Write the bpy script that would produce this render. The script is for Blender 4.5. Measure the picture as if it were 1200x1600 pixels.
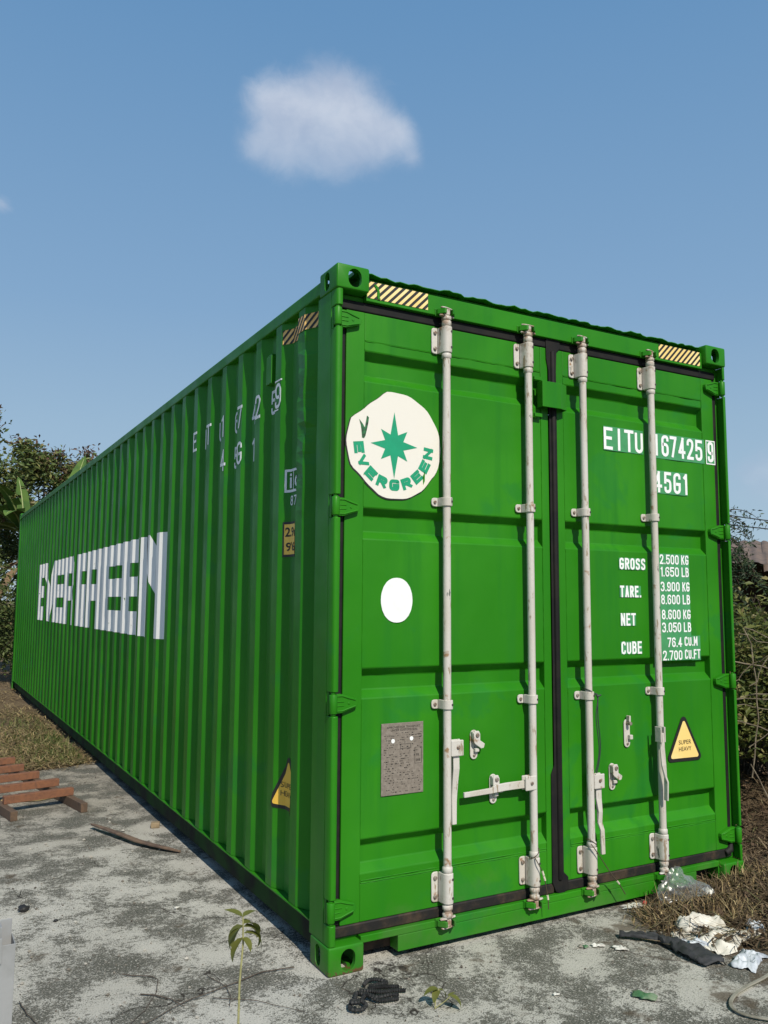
import bpy, bmesh, math, random
import numpy as np
from mathutils import Vector, Matrix
R = math.radians
SC = bpy.context.scene
for o in list(bpy.data.objects): bpy.data.objects.remove(o)
COL = SC.collection
random.seed(7); RNG = np.random.default_rng(7)

# ------------------------------------------------------------------ camera
CAM = np.array([-1.4922, -3.0985, 1.4550])
YAW, PITCH, ROLL, FPX = 0.508554, 0.107468, 0.0064, 1311.3
cf = np.array([math.sin(YAW)*math.cos(PITCH), math.cos(YAW)*math.cos(PITCH), math.sin(PITCH)])
cr = np.array([math.cos(YAW), -math.sin(YAW), 0.0]); cu = np.cross(cr, cf)
r2 = cr*math.cos(ROLL)+cu*math.sin(ROLL); u2 = -cr*math.sin(ROLL)+cu*math.cos(ROLL)
cam = bpy.data.cameras.new('camera'); cam.sensor_fit = 'VERTICAL'; cam.sensor_height = 36
cam.lens = 36*FPX/1600; cam.clip_start = 0.05; cam.clip_end = 3000
co = bpy.data.objects.new('camera', cam); COL.objects.link(co)
M3 = Matrix(((r2[0], u2[0], -cf[0]), (r2[1], u2[1], -cf[1]), (r2[2], u2[2], -cf[2])))
co.matrix_world = Matrix.Translation(Vector(CAM)) @ M3.to_4x4()
SC.camera = co

# ------------------------------------------------------------------ light
SUN = Vector((-0.08, -1.0, 0.95)).normalized()          # towards the sun
SUN_EL = math.asin(SUN.z); SUN_ROT = math.atan2(SUN.x, SUN.y)
sun = bpy.data.lights.new('sun', 'SUN'); sun.energy = 5.0; sun.angle = R(0.53); sun.color = (1.0, 0.935, 0.81)
so = bpy.data.objects.new('sun', sun); COL.objects.link(so)
so.rotation_euler = (-SUN).to_track_quat('-Z', 'Y').to_euler(); so.location = (-3, -12, 12)
SKY_STRENGTH = 0.15; ks = 1.0/SKY_STRENGTH
w = bpy.data.worlds.new('World'); SC.world = w; w.use_nodes = True
nt = w.node_tree; nt.nodes.clear()
def N(nt, t, **kw):
    n = nt.nodes.new(t)
    for k, v in kw.items(): setattr(n, k, v)
    return n
def vmath(nt, op, a, b=None):
    n = N(nt, 'ShaderNodeVectorMath', operation=op)
    for i, x in enumerate((a, b)):
        if x is None: continue
        if hasattr(x, 'is_output'): nt.links.new(x, n.inputs[i])
        else: n.inputs[i].default_value = x
    return n.outputs['Value'] if op in ('DOT_PRODUCT', 'LENGTH') else n.outputs['Vector']
def fmath(nt, op, a, b=None, clamp=False):
    n = N(nt, 'ShaderNodeMath', operation=op, use_clamp=clamp)
    for i, x in enumerate((a, b)):
        if x is None: continue
        if hasattr(x, 'is_output'): nt.links.new(x, n.inputs[i])
        else: n.inputs[i].default_value = x
    return n.outputs[0]
def smooth(nt, v, lo, hi, a=0.0, b=1.0):
    n = N(nt, 'ShaderNodeMapRange', interpolation_type='SMOOTHSTEP')
    nt.links.new(v, n.inputs[0]); n.inputs[1].default_value = lo; n.inputs[2].default_value = hi
    n.inputs[3].default_value = a; n.inputs[4].default_value = b
    return n.outputs[0]
def noise(nt, vec, scale, detail=4, rough=0.55, dist=0.0):
    n = N(nt, 'ShaderNodeTexNoise'); n.inputs['Scale'].default_value = scale
    n.inputs['Detail'].default_value = detail; n.inputs['Roughness'].default_value = rough
    n.inputs['Distortion'].default_value = dist
    if vec is not None: nt.links.new(vec, n.inputs['Vector'])
    return n.outputs['Fac']
def mixc(nt, fac, a, b, blend='MIX'):
    n = N(nt, 'ShaderNodeMix', data_type='RGBA', blend_type=blend)
    for idx, x in ((0, fac), (6, a), (7, b)):
        if hasattr(x, 'is_output'): nt.links.new(x, n.inputs[idx])
        elif idx == 0: n.inputs[0].default_value = x
        else: n.inputs[idx].default_value = (*x, 1) if len(x) == 3 else x
    return n.outputs[2]

sky = N(nt, 'ShaderNodeTexSky', sky_type='NISHITA', sun_disc=False)
sky.sun_elevation = SUN_EL; sky.sun_rotation = SUN_ROT % (2*math.pi)
sky.air_density = 1.0; sky.dust_density = 0.5; sky.ozone_density = 2.0; sky.altitude = 50
tc = N(nt, 'ShaderNodeTexCoord'); DIR = tc.outputs['Generated']
def cloud_mask(puffs, cx0, cy0, seed, lo, hi, vfade, nscale=9):
    d = cf + r2*(cx0-600)/FPX - u2*(cy0-800)/FPX; d /= np.linalg.norm(d)
    rr = np.cross(d, (0, 0, 1)); rr /= np.linalg.norm(rr); uu = np.cross(rr, d)
    den = vmath(nt, 'DOT_PRODUCT', DIR, tuple(d))
    uo = fmath(nt, 'DIVIDE', vmath(nt, 'DOT_PRODUCT', DIR, tuple(rr)), den); vo = fmath(nt, 'DIVIDE', vmath(nt, 'DOT_PRODUCT', DIR, tuple(uu)), den)
    cx = N(nt, 'ShaderNodeCombineXYZ'); nt.links.new(uo, cx.inputs[0]); nt.links.new(vo, cx.inputs[1]); cx.inputs[2].default_value = seed
    n1 = noise(nt, cx.outputs[0], nscale*1.6, 7, 0.55, 0.3); n2 = noise(nt, cx.outputs[0], nscale*5.5, 8, 0.65, 0.5)
    tot = None
    for px, py, r in puffs:
        a_ = fmath(nt, 'SUBTRACT', uo, (px-cx0)/FPX*0.97); b_ = fmath(nt, 'SUBTRACT', vo, -(py-cy0)/FPX*0.97)
        q = fmath(nt, 'ADD', fmath(nt, 'MULTIPLY', a_, a_), fmath(nt, 'MULTIPLY', b_, b_))
        e = fmath(nt, 'EXPONENT', fmath(nt, 'MULTIPLY', q, -1.0/(r/FPX)**2))
        tot = e if tot is None else fmath(nt, 'ADD', tot, e)
    f = fmath(nt, 'ADD', tot, fmath(nt, 'MULTIPLY', fmath(nt, 'SUBTRACT', n1, 0.5), 1.1))
    f = fmath(nt, 'ADD', f, fmath(nt, 'MULTIPLY', fmath(nt, 'SUBTRACT', n2, 0.5), 1.0))
    m = smooth(nt, f, lo, hi); low = smooth(nt, vo, -vfade, vfade*0.35, 0.40, 1.0)
    m = fmath(nt, 'MULTIPLY', fmath(nt, 'MULTIPLY', m, low), smooth(nt, tot, 0.04, 0.30))
    return fmath(nt, 'MULTIPLY', m, smooth(nt, den, 0.2, 0.5)), n1
m1, nz = cloud_mask([(412, 160, 34), (450, 165, 40), (505, 150, 46), (548, 158, 42), (590, 195, 40), (625, 200, 26), (430, 215, 42), (480, 210, 46), (540, 215, 48), (585, 228, 36), (455, 258, 34), (520, 255, 34), (400, 235, 26), (640, 235, 22)], 508, 200, 3.1, 0.40, 2.15, 0.075)
m2, _ = cloud_mask([(-2, 320, 22)], 0, 320, 8.3, 0.4, 1.4, 0.05)
m3, _ = cloud_mask([(1190, 745, 40), (1250, 740, 60), (1330, 750, 60)], 1225, 745, 5.7, 0.3, 1.4, 0.05)
mask = fmath(nt, 'MAXIMUM', fmath(nt, 'MULTIPLY', m1, 0.92), fmath(nt, 'MAXIMUM', fmath(nt, 'MULTIPLY', m2, 0.75), fmath(nt, 'MULTIPLY', m3, 0.35)))
cl = mixc(nt, smooth(nt, nz, 0.32, 0.68), (0.60*ks, 0.66*ks, 0.77*ks), (0.43*ks, 0.51*ks, 0.66*ks))
sepz = N(nt, 'ShaderNodeSeparateXYZ'); nt.links.new(DIR, sepz.inputs[0])
rampn = N(nt, 'ShaderNodeValToRGB'); nt.links.new(sepz.outputs[2], rampn.inputs[0]); el_ = rampn.color_ramp.elements
while len(el_) < 5: el_.new(0.5)
for i_, (p_, c_) in enumerate(((0.0, (.40, .53, .635)), (.20, (.305, .455, .610)), (.33, (.225, .385, .590)), (.60, (.135, .295, .525)), (1.0, (.07, .20, .44)))):
    el_[i_].position = p_; el_[i_].color = (*c_, 1)
hz = N(nt, 'ShaderNodeVectorMath', operation='SCALE'); nt.links.new(rampn.outputs[0], hz.inputs[0]); hz.inputs['Scale'].default_value = ks
veil = mixc(nt, 0.92, sky.outputs[0], hz.outputs[0])      # tropical haze, the same all round the horizon
skyc = mixc(nt, mask, veil, cl)
bg = N(nt, 'ShaderNodeBackground'); bg.inputs['Strength'].default_value = SKY_STRENGTH
nt.links.new(skyc, bg.inputs['Color'])
out = N(nt, 'ShaderNodeOutputWorld'); nt.links.new(bg.outputs[0], out.inputs[0])

SC.view_settings.view_transform = 'Standard'; SC.view_settings.look = 'None'
SC.view_settings.exposure = 0.0; SC.view_settings.gamma = 1.0; SC.view_settings.use_curve_mapping = False
SC.cycles.use_denoising = True
SC.cycles.max_bounces = 8; SC.cycles.transparent_max_bounces = 16

# ------------------------------------------------------------------ material helpers
def base_mat(name, rough=0.6, spec=0.5, metal=0.0):
    m = bpy.data.materials.new(name); m.use_nodes = True
    nt = m.node_tree; b = nt.nodes['Principled BSDF']
    b.inputs['Roughness'].default_value = rough; b.inputs['Metallic'].default_value = metal
    b.inputs['Specular IOR Level'].default_value = spec
    return m, nt, b
def add_bump(nt, b, h, strength, dist=0.01):
    n = N(nt, 'ShaderNodeBump'); n.inputs['Strength'].default_value = strength; n.inputs['Distance'].default_value = dist
    nt.links.new(h, n.inputs['Height']); nt.links.new(n.outputs[0], b.inputs['Normal'])
def ocoord(nt, scale=(1, 1, 1)):
    t = N(nt, 'ShaderNodeTexCoord'); mp = N(nt, 'ShaderNodeMapping'); mp.inputs['Scale'].default_value = scale
    nt.links.new(t.outputs['Object'], mp.inputs[0]); return mp.outputs[0]
def simple(name, col, rough=0.6, var=0.12, scale=20, bump=0.0, spec=0.5, metal=0.0, col2=None, lo=0.4, hi=0.65):
    m, nt, b = base_mat(name, rough, spec, metal)
    v = ocoord(nt); n = noise(nt, v, scale, 5)
    c2 = col2 or tuple(x*(1-var) for x in col); c1 = col if col2 else tuple(min(1, x*(1+var)) for x in col)
    nt.links.new(mixc(nt, smooth(nt, n, lo, hi), c1, c2), b.inputs['Base Color'])
    if bump: add_bump(nt, b, n, bump, 0.01)
    return m
def green_paint(name, bumpy=True, bottom_dirt=False):
    m, nt, b = base_mat(name, 0.45, 0.22)
    v = ocoord(nt); vs = ocoord(nt, (6, 6, 0.5))
    big = noise(nt, v, 1.3, 3); streak = noise(nt, vs, 2.0, 4); fine = noise(nt, v, 90, 3)
    c = mixc(nt, smooth(nt, big, 0.35, 0.7), (0.017, 0.160, 0.004), (0.027, 0.202, 0.007))
    c = mixc(nt, smooth(nt, streak, 0.45, 0.8), c, (0.014, 0.150, 0.008))
    c = mixc(nt, fmath(nt, 'MULTIPLY', smooth(nt, noise(nt, v, 2.7, 4, 0.6, 0.4), 0.58, 0.66), 0.45), c, (0.011, 0.150, 0.022))
    sc = noise(nt, v, 34, 6, 0.7)
    c = mixc(nt, smooth(nt, sc, 0.735, 0.76), c, (0.07, 0.30, 0.07))
    v2 = noise(nt, v, 55, 4, 0.7)
    c = mixc(nt, smooth(nt, v2, 0.745, 0.765), c, (0.03, 0.05, 0.02))
    ge = N(nt, 'ShaderNodeNewGeometry'); sz = N(nt, 'ShaderNodeSeparateXYZ'); nt.links.new(ge.outputs['Position'], sz.inputs[0])
    foot = fmath(nt, 'SUBTRACT', noise(nt, v, 38, 5, 0.65), fmath(nt, 'MULTIPLY', sz.outputs[2], 7.0))
    c = mixc(nt, smooth(nt, foot, 0.40, 0.50), c, (0.10, 0.045, 0.02))
    dust = fmath(nt, 'SUBTRACT', noise(nt, v, 6, 5, 0.6), fmath(nt, 'MULTIPLY', sz.outputs[2], 1.1))
    c = mixc(nt, smooth(nt, dust, 0.25, 0.65, 0.0, 0.22), c, (0.13, 0.12, 0.08))
    nt.links.new(c, b.inputs['Base Color'])
    nt.links.new(smooth(nt, noise(nt, v, 4, 4), 0.3, 0.75, 0.38, 0.55), b.inputs['Roughness'])
    h = fmath(nt, 'ADD', fmath(nt, 'MULTIPLY', fine, 0.05), fmath(nt, 'MULTIPLY', noise(nt, v, 7, 2), 0.9))
    add_bump(nt, b, h, 0.22, 0.012)
    return m
GREEN = green_paint('green_paint')
RAIL_SHADE = simple('shaded_rail_green', (0.010, 0.045, 0.006), 0.8, scale=5, bump=0.2, spec=0.2, col2=(0.008, 0.010, 0.007))  # darkened copy of the green, shade below the rail flange put into the colour
def rod_paint():
    m, nt, b = base_mat('white_paint_worn', 0.5, 0.4)
    v = ocoord(nt); vz = ocoord(nt, (1, 1, 0.22))
    c = mixc(nt, smooth(nt, noise(nt, vz, 9, 4), 0.35, 0.7), (0.52, 0.50, 0.465), (0.46, 0.425, 0.37))
    c = mixc(nt, smooth(nt, noise(nt, vz, 42, 6, 0.65), 0.575, 0.645), c, (0.27, 0.215, 0.15))
    c = mixc(nt, smooth(nt, noise(nt, vz, 26, 5, 0.7), 0.65, 0.68), c, (0.06, 0.08, 0.065))
    c = mixc(nt, smooth(nt, noise(nt, v, 15, 5, 0.6), 0.61, 0.72), c, (0.26, 0.15, 0.075))
    ge = N(nt, 'ShaderNodeNewGeometry'); sz = N(nt, 'ShaderNodeSeparateXYZ'); nt.links.new(ge.outputs['Position'], sz.inputs[0])
    ends = smooth(nt, fmath(nt, 'ABSOLUTE', fmath(nt, 'SUBTRACT', sz.outputs[2], 1.44)), 1.18, 1.31)
    ru = smooth(nt, fmath(nt, 'ADD', noise(nt, v, 24, 6, 0.65), fmath(nt, 'MULTIPLY', ends, 0.12)), 0.53, 0.68)
    c = mixc(nt, fmath(nt, 'MULTIPLY', fmath(nt, 'MULTIPLY', ru, ends), 0.8), c, (0.21, 0.11, 0.055))
    nt.links.new(c, b.inputs['Base Color'])
    add_bump(nt, b, noise(nt, v, 60, 4), 0.2, 0.004)
    return m
WHITE = rod_paint()
RUBBER = simple('black_rubber', (0.009, 0.009, 0.010), 0.7, scale=14, bump=0.15, spec=0.2, col2=(0.014, 0.013, 0.012))
def rubber_dusty():
    m, nt, b = base_mat('dusty_rubber', 0.7, 0.3)
    v = ocoord(nt)
    c = mixc(nt, smooth(nt, noise(nt, v, 12, 6, 0.65), 0.42, 0.72), (0.012, 0.011, 0.011), (0.055, 0.036, 0.023))
    nt.links.new(c, b.inputs['Base Color']); add_bump(nt, b, noise(nt, v, 40, 4), 0.3, 0.004); return m
RUBBER_D = rubber_dusty()
RUST = simple('rusty_underside', (0.06, 0.035, 0.022), 0.9, scale=25, bump=0.4, col2=(0.02, 0.014, 0.01))
STICKER = simple('white_vinyl', (0.68, 0.655, 0.60), 0.5, scale=3, spec=0.25, col2=(0.70, 0.64, 0.47), lo=0.5, hi=0.8)
PRINT_W = simple('white_print', (0.74, 0.76, 0.76), 0.5, 0.04)
PRINT_TEAL = simple('teal_print', (0.006, 0.27, 0.135), 0.45, 0.05)
FILM = simple('green_film', (0.055, 0.26, 0.10), 0.35, 0.06)
PRINT_K = simple('black_print', (0.012, 0.012, 0.011), 0.5, 0.1)
YELLOW = simple('yellow_vinyl', (0.80, 0.58, 0.20), 0.35, scale=5, col2=(0.84, 0.68, 0.32))
YELLOW2 = simple('amber_vinyl', (0.86, 0.50, 0.055), 0.4, scale=5, col2=(0.90, 0.58, 0.11))
ORANGE_TAPE = simple('orange_tape', (0.86, 0.50, 0.13), 0.4, scale=9, col2=(0.90, 0.60, 0.24))
PLATE = simple('dull_metal_plate', (0.17, 0.145, 0.12), 0.55, scale=60, bump=0.1, col2=(0.22, 0.19, 0.16))
BOLT = simple('bolt_metal', (0.33, 0.29, 0.25), 0.45, scale=80, metal=0.5, col2=(0.20, 0.13, 0.09))
DARKHOLE = simple('dark_rivet', (0.03, 0.028, 0.026), 0.7)
def side_white():
    m, nt, b = base_mat('white_side_lettering', 0.55, 0.35)
    v = ocoord(nt, (1, 1, 0.5))
    c = mixc(nt, smooth(nt, noise(nt, v, 5, 5), 0.4, 0.75), (0.82, 0.81, 0.78), (0.74, 0.73, 0.70))
    c = mixc(nt, smooth(nt, noise(nt, v, 24, 6, 0.7), 0.68, 0.70), c, (0.03, 0.13, 0.02))
    nt.links.new(c, b.inputs['Base Color']); return m
SIDE_WHITE = side_white()

# ------------------------------------------------------------------ object helpers
def empty(name, loc=(0, 0, 0), label=None, cat=None, group=None):
    o = bpy.data.objects.new(name, None); COL.objects.link(o); o.location = loc
    o.empty_display_size = 0.2
    tag(o, label, cat, group); return o
def tag(o, label=None, cat=None, group=None, kind=None):
    if label: o['label'] = label
    if cat: o['category'] = cat
    if group: o['group'] = group
    if kind: o['kind'] = kind
    return o
def root_loc(p):
    while p.parent: p = p.parent
    return Vector(p.location)
class MB:
    def __init__(s): s.v = []; s.f = []; s.mi = []
    def add(s, vs, fs, mi=0):
        n = len(s.v); s.v += [tuple(map(float, p)) for p in vs]; s.f += [tuple(i+n for i in f) for f in fs]; s.mi += [mi]*len(fs); return s
    def box(s, a, b, mi=0):
        x0, y0, z0 = a; x1, y1, z1 = b
        return s.add([(x0,y0,z0),(x1,y0,z0),(x1,y1,z0),(x0,y1,z0),(x0,y0,z1),(x1,y0,z1),(x1,y1,z1),(x0,y1,z1)],
              [(0,3,2,1),(4,5,6,7),(0,1,5,4),(1,2,6,5),(2,3,7,6),(3,0,4,7)], mi)
    def prism(s, poly, d0, d1, axis=1, mi=0):
        # poly in the plane of the two other axes, extruded along axis from d0 to d1
        def P(a, b, d): return {0: (d, a, b), 1: (a, d, b), 2: (a, b, d)}[axis]
        n = len(poly); vs = [P(a, b, d0) for a, b in poly]+[P(a, b, d1) for a, b in poly]
        fs = [tuple(range(n)), tuple(range(2*n-1, n-1, -1))]+[(i, i+n, (i+1) % n+n, (i+1) % n) for i in range(n)]
        return s.add(vs, fs, mi)
    def tube(s, pts, r, n=8, mi=0, caps=True):
        pts = [Vector(p) for p in pts]; m = len(pts); rs = r if isinstance(r, (list, tuple)) else [r]*m
        vs = []; prev = None
        for i, p in enumerate(pts):
            t = (pts[min(i+1, m-1)]-pts[max(i-1, 0)]).normalized()
            if prev is None:
                a = Vector((0, 0, 1)) if abs(t.z) < 0.9 else Vector((1, 0, 0)); u = t.cross(a).normalized()
            else:
                u = prev-t*prev.dot(t); u = u.normalized() if u.length > 1e-6 else t.orthogonal().normalized()
            prev = u; v = t.cross(u)
            vs += [p+(u*math.cos(2*math.pi*k/n)+v*math.sin(2*math.pi*k/n))*rs[i] for k in range(n)]
        fs = [(i*n+k, i*n+(k+1) % n, (i+1)*n+(k+1) % n, (i+1)*n+k) for i in range(m-1) for k in range(n)]
        if caps: fs += [tuple(range(n-1, -1, -1)), tuple((m-1)*n+k for k in range(n))]
        return s.add(vs, fs, mi)
    def lathe(s, x, y, prof, n=16, mi=0):   # vertical axis, prof = [(r, z)]
        m = len(prof); vs = [(x+r*math.cos(2*math.pi*k/n), y+r*math.sin(2*math.pi*k/n), z) for r, z in prof for k in range(n)]
        fs = [(i*n+k, i*n+(k+1) % n, (i+1)*n+(k+1) % n, (i+1)*n+k) for i in range(m-1) for k in range(n)]
        fs += [tuple(range(n-1, -1, -1)), tuple((m-1)*n+k for k in range(n))]
        return s.add(vs, fs, mi)
    def disc_y(s, x, z, r, y0, y1, n=12, mi=0):
        return s.prism([(x+r*math.cos(2*math.pi*k/n), z+r*math.sin(2*math.pi*k/n)) for k in range(n)], y0, y1, 1, mi)
    def bar(s, secs, mi=0):  # secs: list of (centre, half side vector, half thickness vector)
        vs = []
        for c, a, b in secs:
            c, a, b = Vector(c), Vector(a), Vector(b); vs += [c-a-b, c+a-b, c+a+b, c-a+b]
        m = len(secs); fs = [(i*4+k, i*4+(k+1) % 4, i*4+4+(k+1) % 4, i*4+4+k) for i in range(m-1) for k in range(4)]
        fs += [(3, 2, 1, 0), tuple((m-1)*4+k for k in range(4))]
        return s.add(vs, fs, mi)
    def build(s, name, mats, parent=None, smooth=False, bevel=0.0, loc=None, seg=2, label=None, autosm=None):
        off = root_loc(parent) if parent else Vector(loc or (0, 0, 0))
        me = bpy.data.meshes.new(name); me.from_pydata([tuple(Vector(v)-off) for v in s.v], [], s.f)
        for m in (mats if isinstance(mats, (list, tuple)) else [mats]): me.materials.append(m)
        if any(s.mi): me.polygons.foreach_set('material_index', s.mi)
        bm = bmesh.new(); bm.from_mesh(me); bmesh.ops.recalc_face_normals(bm, faces=bm.faces); bm.to_mesh(me); bm.free()
        if smooth:
            for p in me.polygons: p.use_smooth = True
            if autosm is not None or True: me.set_sharp_from_angle(angle=R(autosm or 40))
        o = bpy.data.objects.new(name, me); COL.objects.link(o)
        if parent: o.parent = parent
        else: o.location = off
        if bevel:
            b = o.modifiers.new('bevel', 'BEVEL'); b.width = bevel; b.segments = seg; b.limit_method = 'ANGLE'; b.angle_limit = R(35)
        if label: o['label'] = label
        return o
def from_np(name, V, F, mats, parent=None, loc=None, mi=None):
    off = np.array(root_loc(parent) if parent else (loc or (0, 0, 0)), float)
    me = bpy.data.meshes.new(name); me.from_pydata((V-off).tolist(), [], F.tolist())
    for m in (mats if isinstance(mats, (list, tuple)) else [mats]): me.materials.append(m)
    if mi is not None: me.polygons.foreach_set('material_index', mi.astype(np.int32))
    o = bpy.data.objects.new(name, me); COL.objects.link(o)
    if parent: o.parent = parent
    else: o.location = off
    return o

# lettering: outlines of the built-in font, turned to flat mesh data and scaled to exact boxes
_gl = {}
def glyph(ch, bold=0.0):
    k = (ch, bold)
    if k in _gl: return _gl[k]
    c = bpy.data.curves.new('glyph', 'FONT'); c.body = ch; c.offset = bold; c.resolution_u = 3
    o = bpy.data.objects.new('glyph', c); COL.objects.link(o)
    dg = bpy.context.evaluated_depsgraph_get(); me = bpy.data.meshes.new_from_object(o.evaluated_get(dg))
    V = np.array([v.co[:2] for v in me.vertices]); F = []
    me.calc_loop_triangles()
    F = [tuple(t.vertices) for t in me.loop_triangles]
    bpy.data.objects.remove(o); bpy.data.curves.remove(c); bpy.data.meshes.remove(me)
    mn, mx = V.min(0), V.max(0); V = (V-mn)/np.maximum(mx-mn, 1e-6)
    _gl[k] = (V, F); return _gl[k]
def put_text(mb, txt, x0, x1, z0, z1, y, bold=0.02, mi=0):
    V, F = glyph(txt, bold); mb.add([(x0+a*(x1-x0), y, z0+b*(z1-z0)) for a, b in V], F, mi)
# block lettering drawn as strokes: paths in a unit box with rounded corners, constant stroke width
PATHS = {
 '0': [('c', [(0,0),(0,1),(1,1),(1,0)])], 'O': [('c', [(0,0),(0,1),(1,1),(1,0)])], '1': [('o', [(0,.80),(1,1)]), ('s', [(1,0),(1,1)])],
 '2': [('o', [(0,.70),(0,1),(1,1),(1,.60),(0,0)]), ('s', [(0,0),(1,0)])], '3': [('o', [(0,.76),(0,1),(1,1),(1,.52),(.35,.52)]), ('o', [(.35,.52),(1,.52),(1,0),(0,0),(0,.24)])],
 '4': [('s', [(.72,0),(.72,1)]), ('s', [(.72,1),(0,.27)]), ('s', [(-.04,.27),(1.06,.27)])], '5': [('s', [(1,1),(.04,1),(0,.52)]), ('o', [(0,.52),(.06,.62),(1,.62),(1,0),(0,0),(0,.26)])],
 '6': [('o', [(1,.76),(1,1),(0,1),(0,0),(1,0),(1,.58),(.02,.58)])], '7': [('s', [(0,1),(1.02,1)]), ('s', [(1,.98),(.32,0)])],
 '8': [('c', [(.04,.54),(.04,1),(.96,1),(.96,.54)]), ('c', [(0,0),(0,.54),(1,.54),(1,0)])], '9': [('o', [(0,.24),(0,0),(1,0),(1,1),(0,1),(0,.42),(.98,.42)])],
 'E': [('s', [(1,1),(0,1),(0,0),(1,0)]), ('s', [(0,.52),(.88,.52)])], 'I': [('s', [(.5,0),(.5,1)])], 'T': [('s', [(-.1,1),(1.1,1)]), ('s', [(.5,0),(.5,1)])],
 'U': [('o', [(0,1),(0,0),(1,0),(1,1)])], 'G': [('o', [(1,.74),(1,1),(0,1),(0,0),(1,0),(1,.46)]), ('s', [(1.0,.46),(.5,.46)])],
 'R': [('s', [(0,0),(0,1)]), ('o', [(0,1),(1,1),(1,.5),(0,.5)]), ('s', [(.45,.5),(1,0)])], 'S': [('o', [(1,.75),(1,1),(0,1),(0,.54),(1,.46),(1,0),(0,0),(0,.25)])],
 'A': [('s', [(0,0),(.5,1)]), ('s', [(.5,1),(1,0)]), ('s', [(.18,.28),(.82,.28)])], 'N': [('s', [(0,0),(0,1)]), ('s', [(0,1),(1,0)]), ('s', [(1,0),(1,1)])],
 'C': [('o', [(1,.74),(1,1),(0,1),(0,0),(1,0),(1,.26)])], 'B': [('s', [(0,0),(0,1)]), ('o', [(0,1),(.94,1),(.94,.54),(0,.54)]), ('o', [(0,.54),(1,.54),(1,0),(0,0)])],
 'K': [('s', [(0,0),(0,1)]), ('s', [(1,1),(0,.40)]), ('s', [(.32,.58),(1,0)])], 'L': [('s', [(0,1),(0,0),(1,0)])], 'M': [('s', [(0,0),(0,1)]), ('s', [(0,1),(.5,.3)]), ('s', [(.5,.3),(1,1)]), ('s', [(1,1),(1,0)])],
 'F': [('s', [(0,0),(0,1),(1,1)]), ('s', [(0,.52),(.85,.52)])], 'V': [('s', [(0,1),(.5,0)]), ('s', [(.5,0),(1,1)])]}
def stroke_glyph(ch, bw, bh, sw, rad=None):
    # returns 2-D vertices in the box (0,0)-(bw,bh), faces, and the stroke index of every vertex
    V, F, I = [], [], []
    if ch == '.':
        return [(0, 0), (sw, 0), (sw, sw), (0, sw)], [(0, 1, 2, 3)], [0]*4
    iw, ih = max(bw-sw, 1e-4), bh-sw; rr = rad if rad is not None else iw*0.5
    for si, (typ, pts) in enumerate(PATHS[ch]):
        P = [Vector((sw/2+u*iw, sw/2+v*ih)) for u, v in pts]
        if ch == 'I': P = [Vector((bw/2, p.y)) for p in P]
        closed = typ == 'c'; n = len(P); Q = []
        for i, p in enumerate(P):
            if typ == 's' or (not closed and i in (0, n-1)): Q.append(p); continue
            a, b = P[i-1]-p, P[(i+1) % n]-p; r = min(rr, a.length*0.5, b.length*0.5)
            if min(a.length, b.length) < 1e-6: Q.append(p); continue
            A, B = p+a.normalized()*r, p+b.normalized()*r
            for k in range(6):
                t = k/5; c = 0.55
                # quarter-circle like cubic
                Q.append(A*(1-t)**3+(A+(p-A)*c)*3*t*(1-t)**2+(B+(p-B)*c)*3*t*t*(1-t)+B*t**3)
        R_ = [Q[0]]
        for q in Q[1:]:
            if (q-R_[-1]).length > 1e-5: R_.append(q)
        if closed and (R_[0]-R_[-1]).length < 1e-5: R_.pop()
        if not closed:     # square ends
            d0 = (R_[0]-R_[1]).normalized(); d1 = (R_[-1]-R_[-2]).normalized()
            R_[0] = R_[0]+d0*(sw*0.5 if typ == 's' else 0); R_[-1] = R_[-1]+d1*(sw*0.5 if typ == 's' else 0)
        m = len(R_); base = len(V)
        for i, p in enumerate(R_):
            pa = R_[i-1] if (i or closed) else None; pb = R_[(i+1) % m] if (i < m-1 or closed) else None
            ta = (p-pa).normalized() if pa is not None else (pb-p).normalized(); tb = (pb-p).normalized() if pb is not None else ta
            na, nb = Vector((-ta.y, ta.x)), Vector((-tb.y, tb.x)); nn = (na+nb)
            nn = nn.normalized() if nn.length > 1e-6 else na
            L = sw/2/max(0.45, nn.dot(na)); V += [tuple(p+nn*L), tuple(p-nn*L)]; I += [si, si]
        for i in range(m if closed else m-1):
            j = (i+1) % m; F.append((base+2*i, base+2*i+1, base+2*j+1, base+2*j))
    # keep strokes inside the box height
    V = [(x, min(max(y, 0), bh)) for x, y in V]
    return V, F, I
def put_word(name, word, x0, x1, z0, z1, y, mat, par, sw, gap=None, rad=None):
    # every character is a flat printed piece of its own
    wts = [0.28 if c == '.' else (0.55 if c in '1I' else (1.15 if c in 'M' else 1.0)) for c in word]
    gap = gap if gap is not None else sw*0.75
    unit = (x1-x0-gap*(len(word)-1))/sum(wts); x = x0
    for c, wt in zip(word, wts):
        V, F, I = stroke_glyph(c, wt*unit, z1-z0, sw, rad)
        mb = MB(); mb.add([(x+u, y-0.00025*i, z0+v) for (u, v), i in zip(V, I)], F); mb.build(name, mat, par)
        x += wt*unit+gap
def pp(x, z, y):      # the point of the plane at depth y in line with (x, 0, z) on the front plane
    k = y/3.0985; return x+(x+1.4922)*k, z+(z-1.455)*k
PY = 0.055            # door face
HY = 0.032            # header and sill face
RY = 0.012            # lock rod axis

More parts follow.
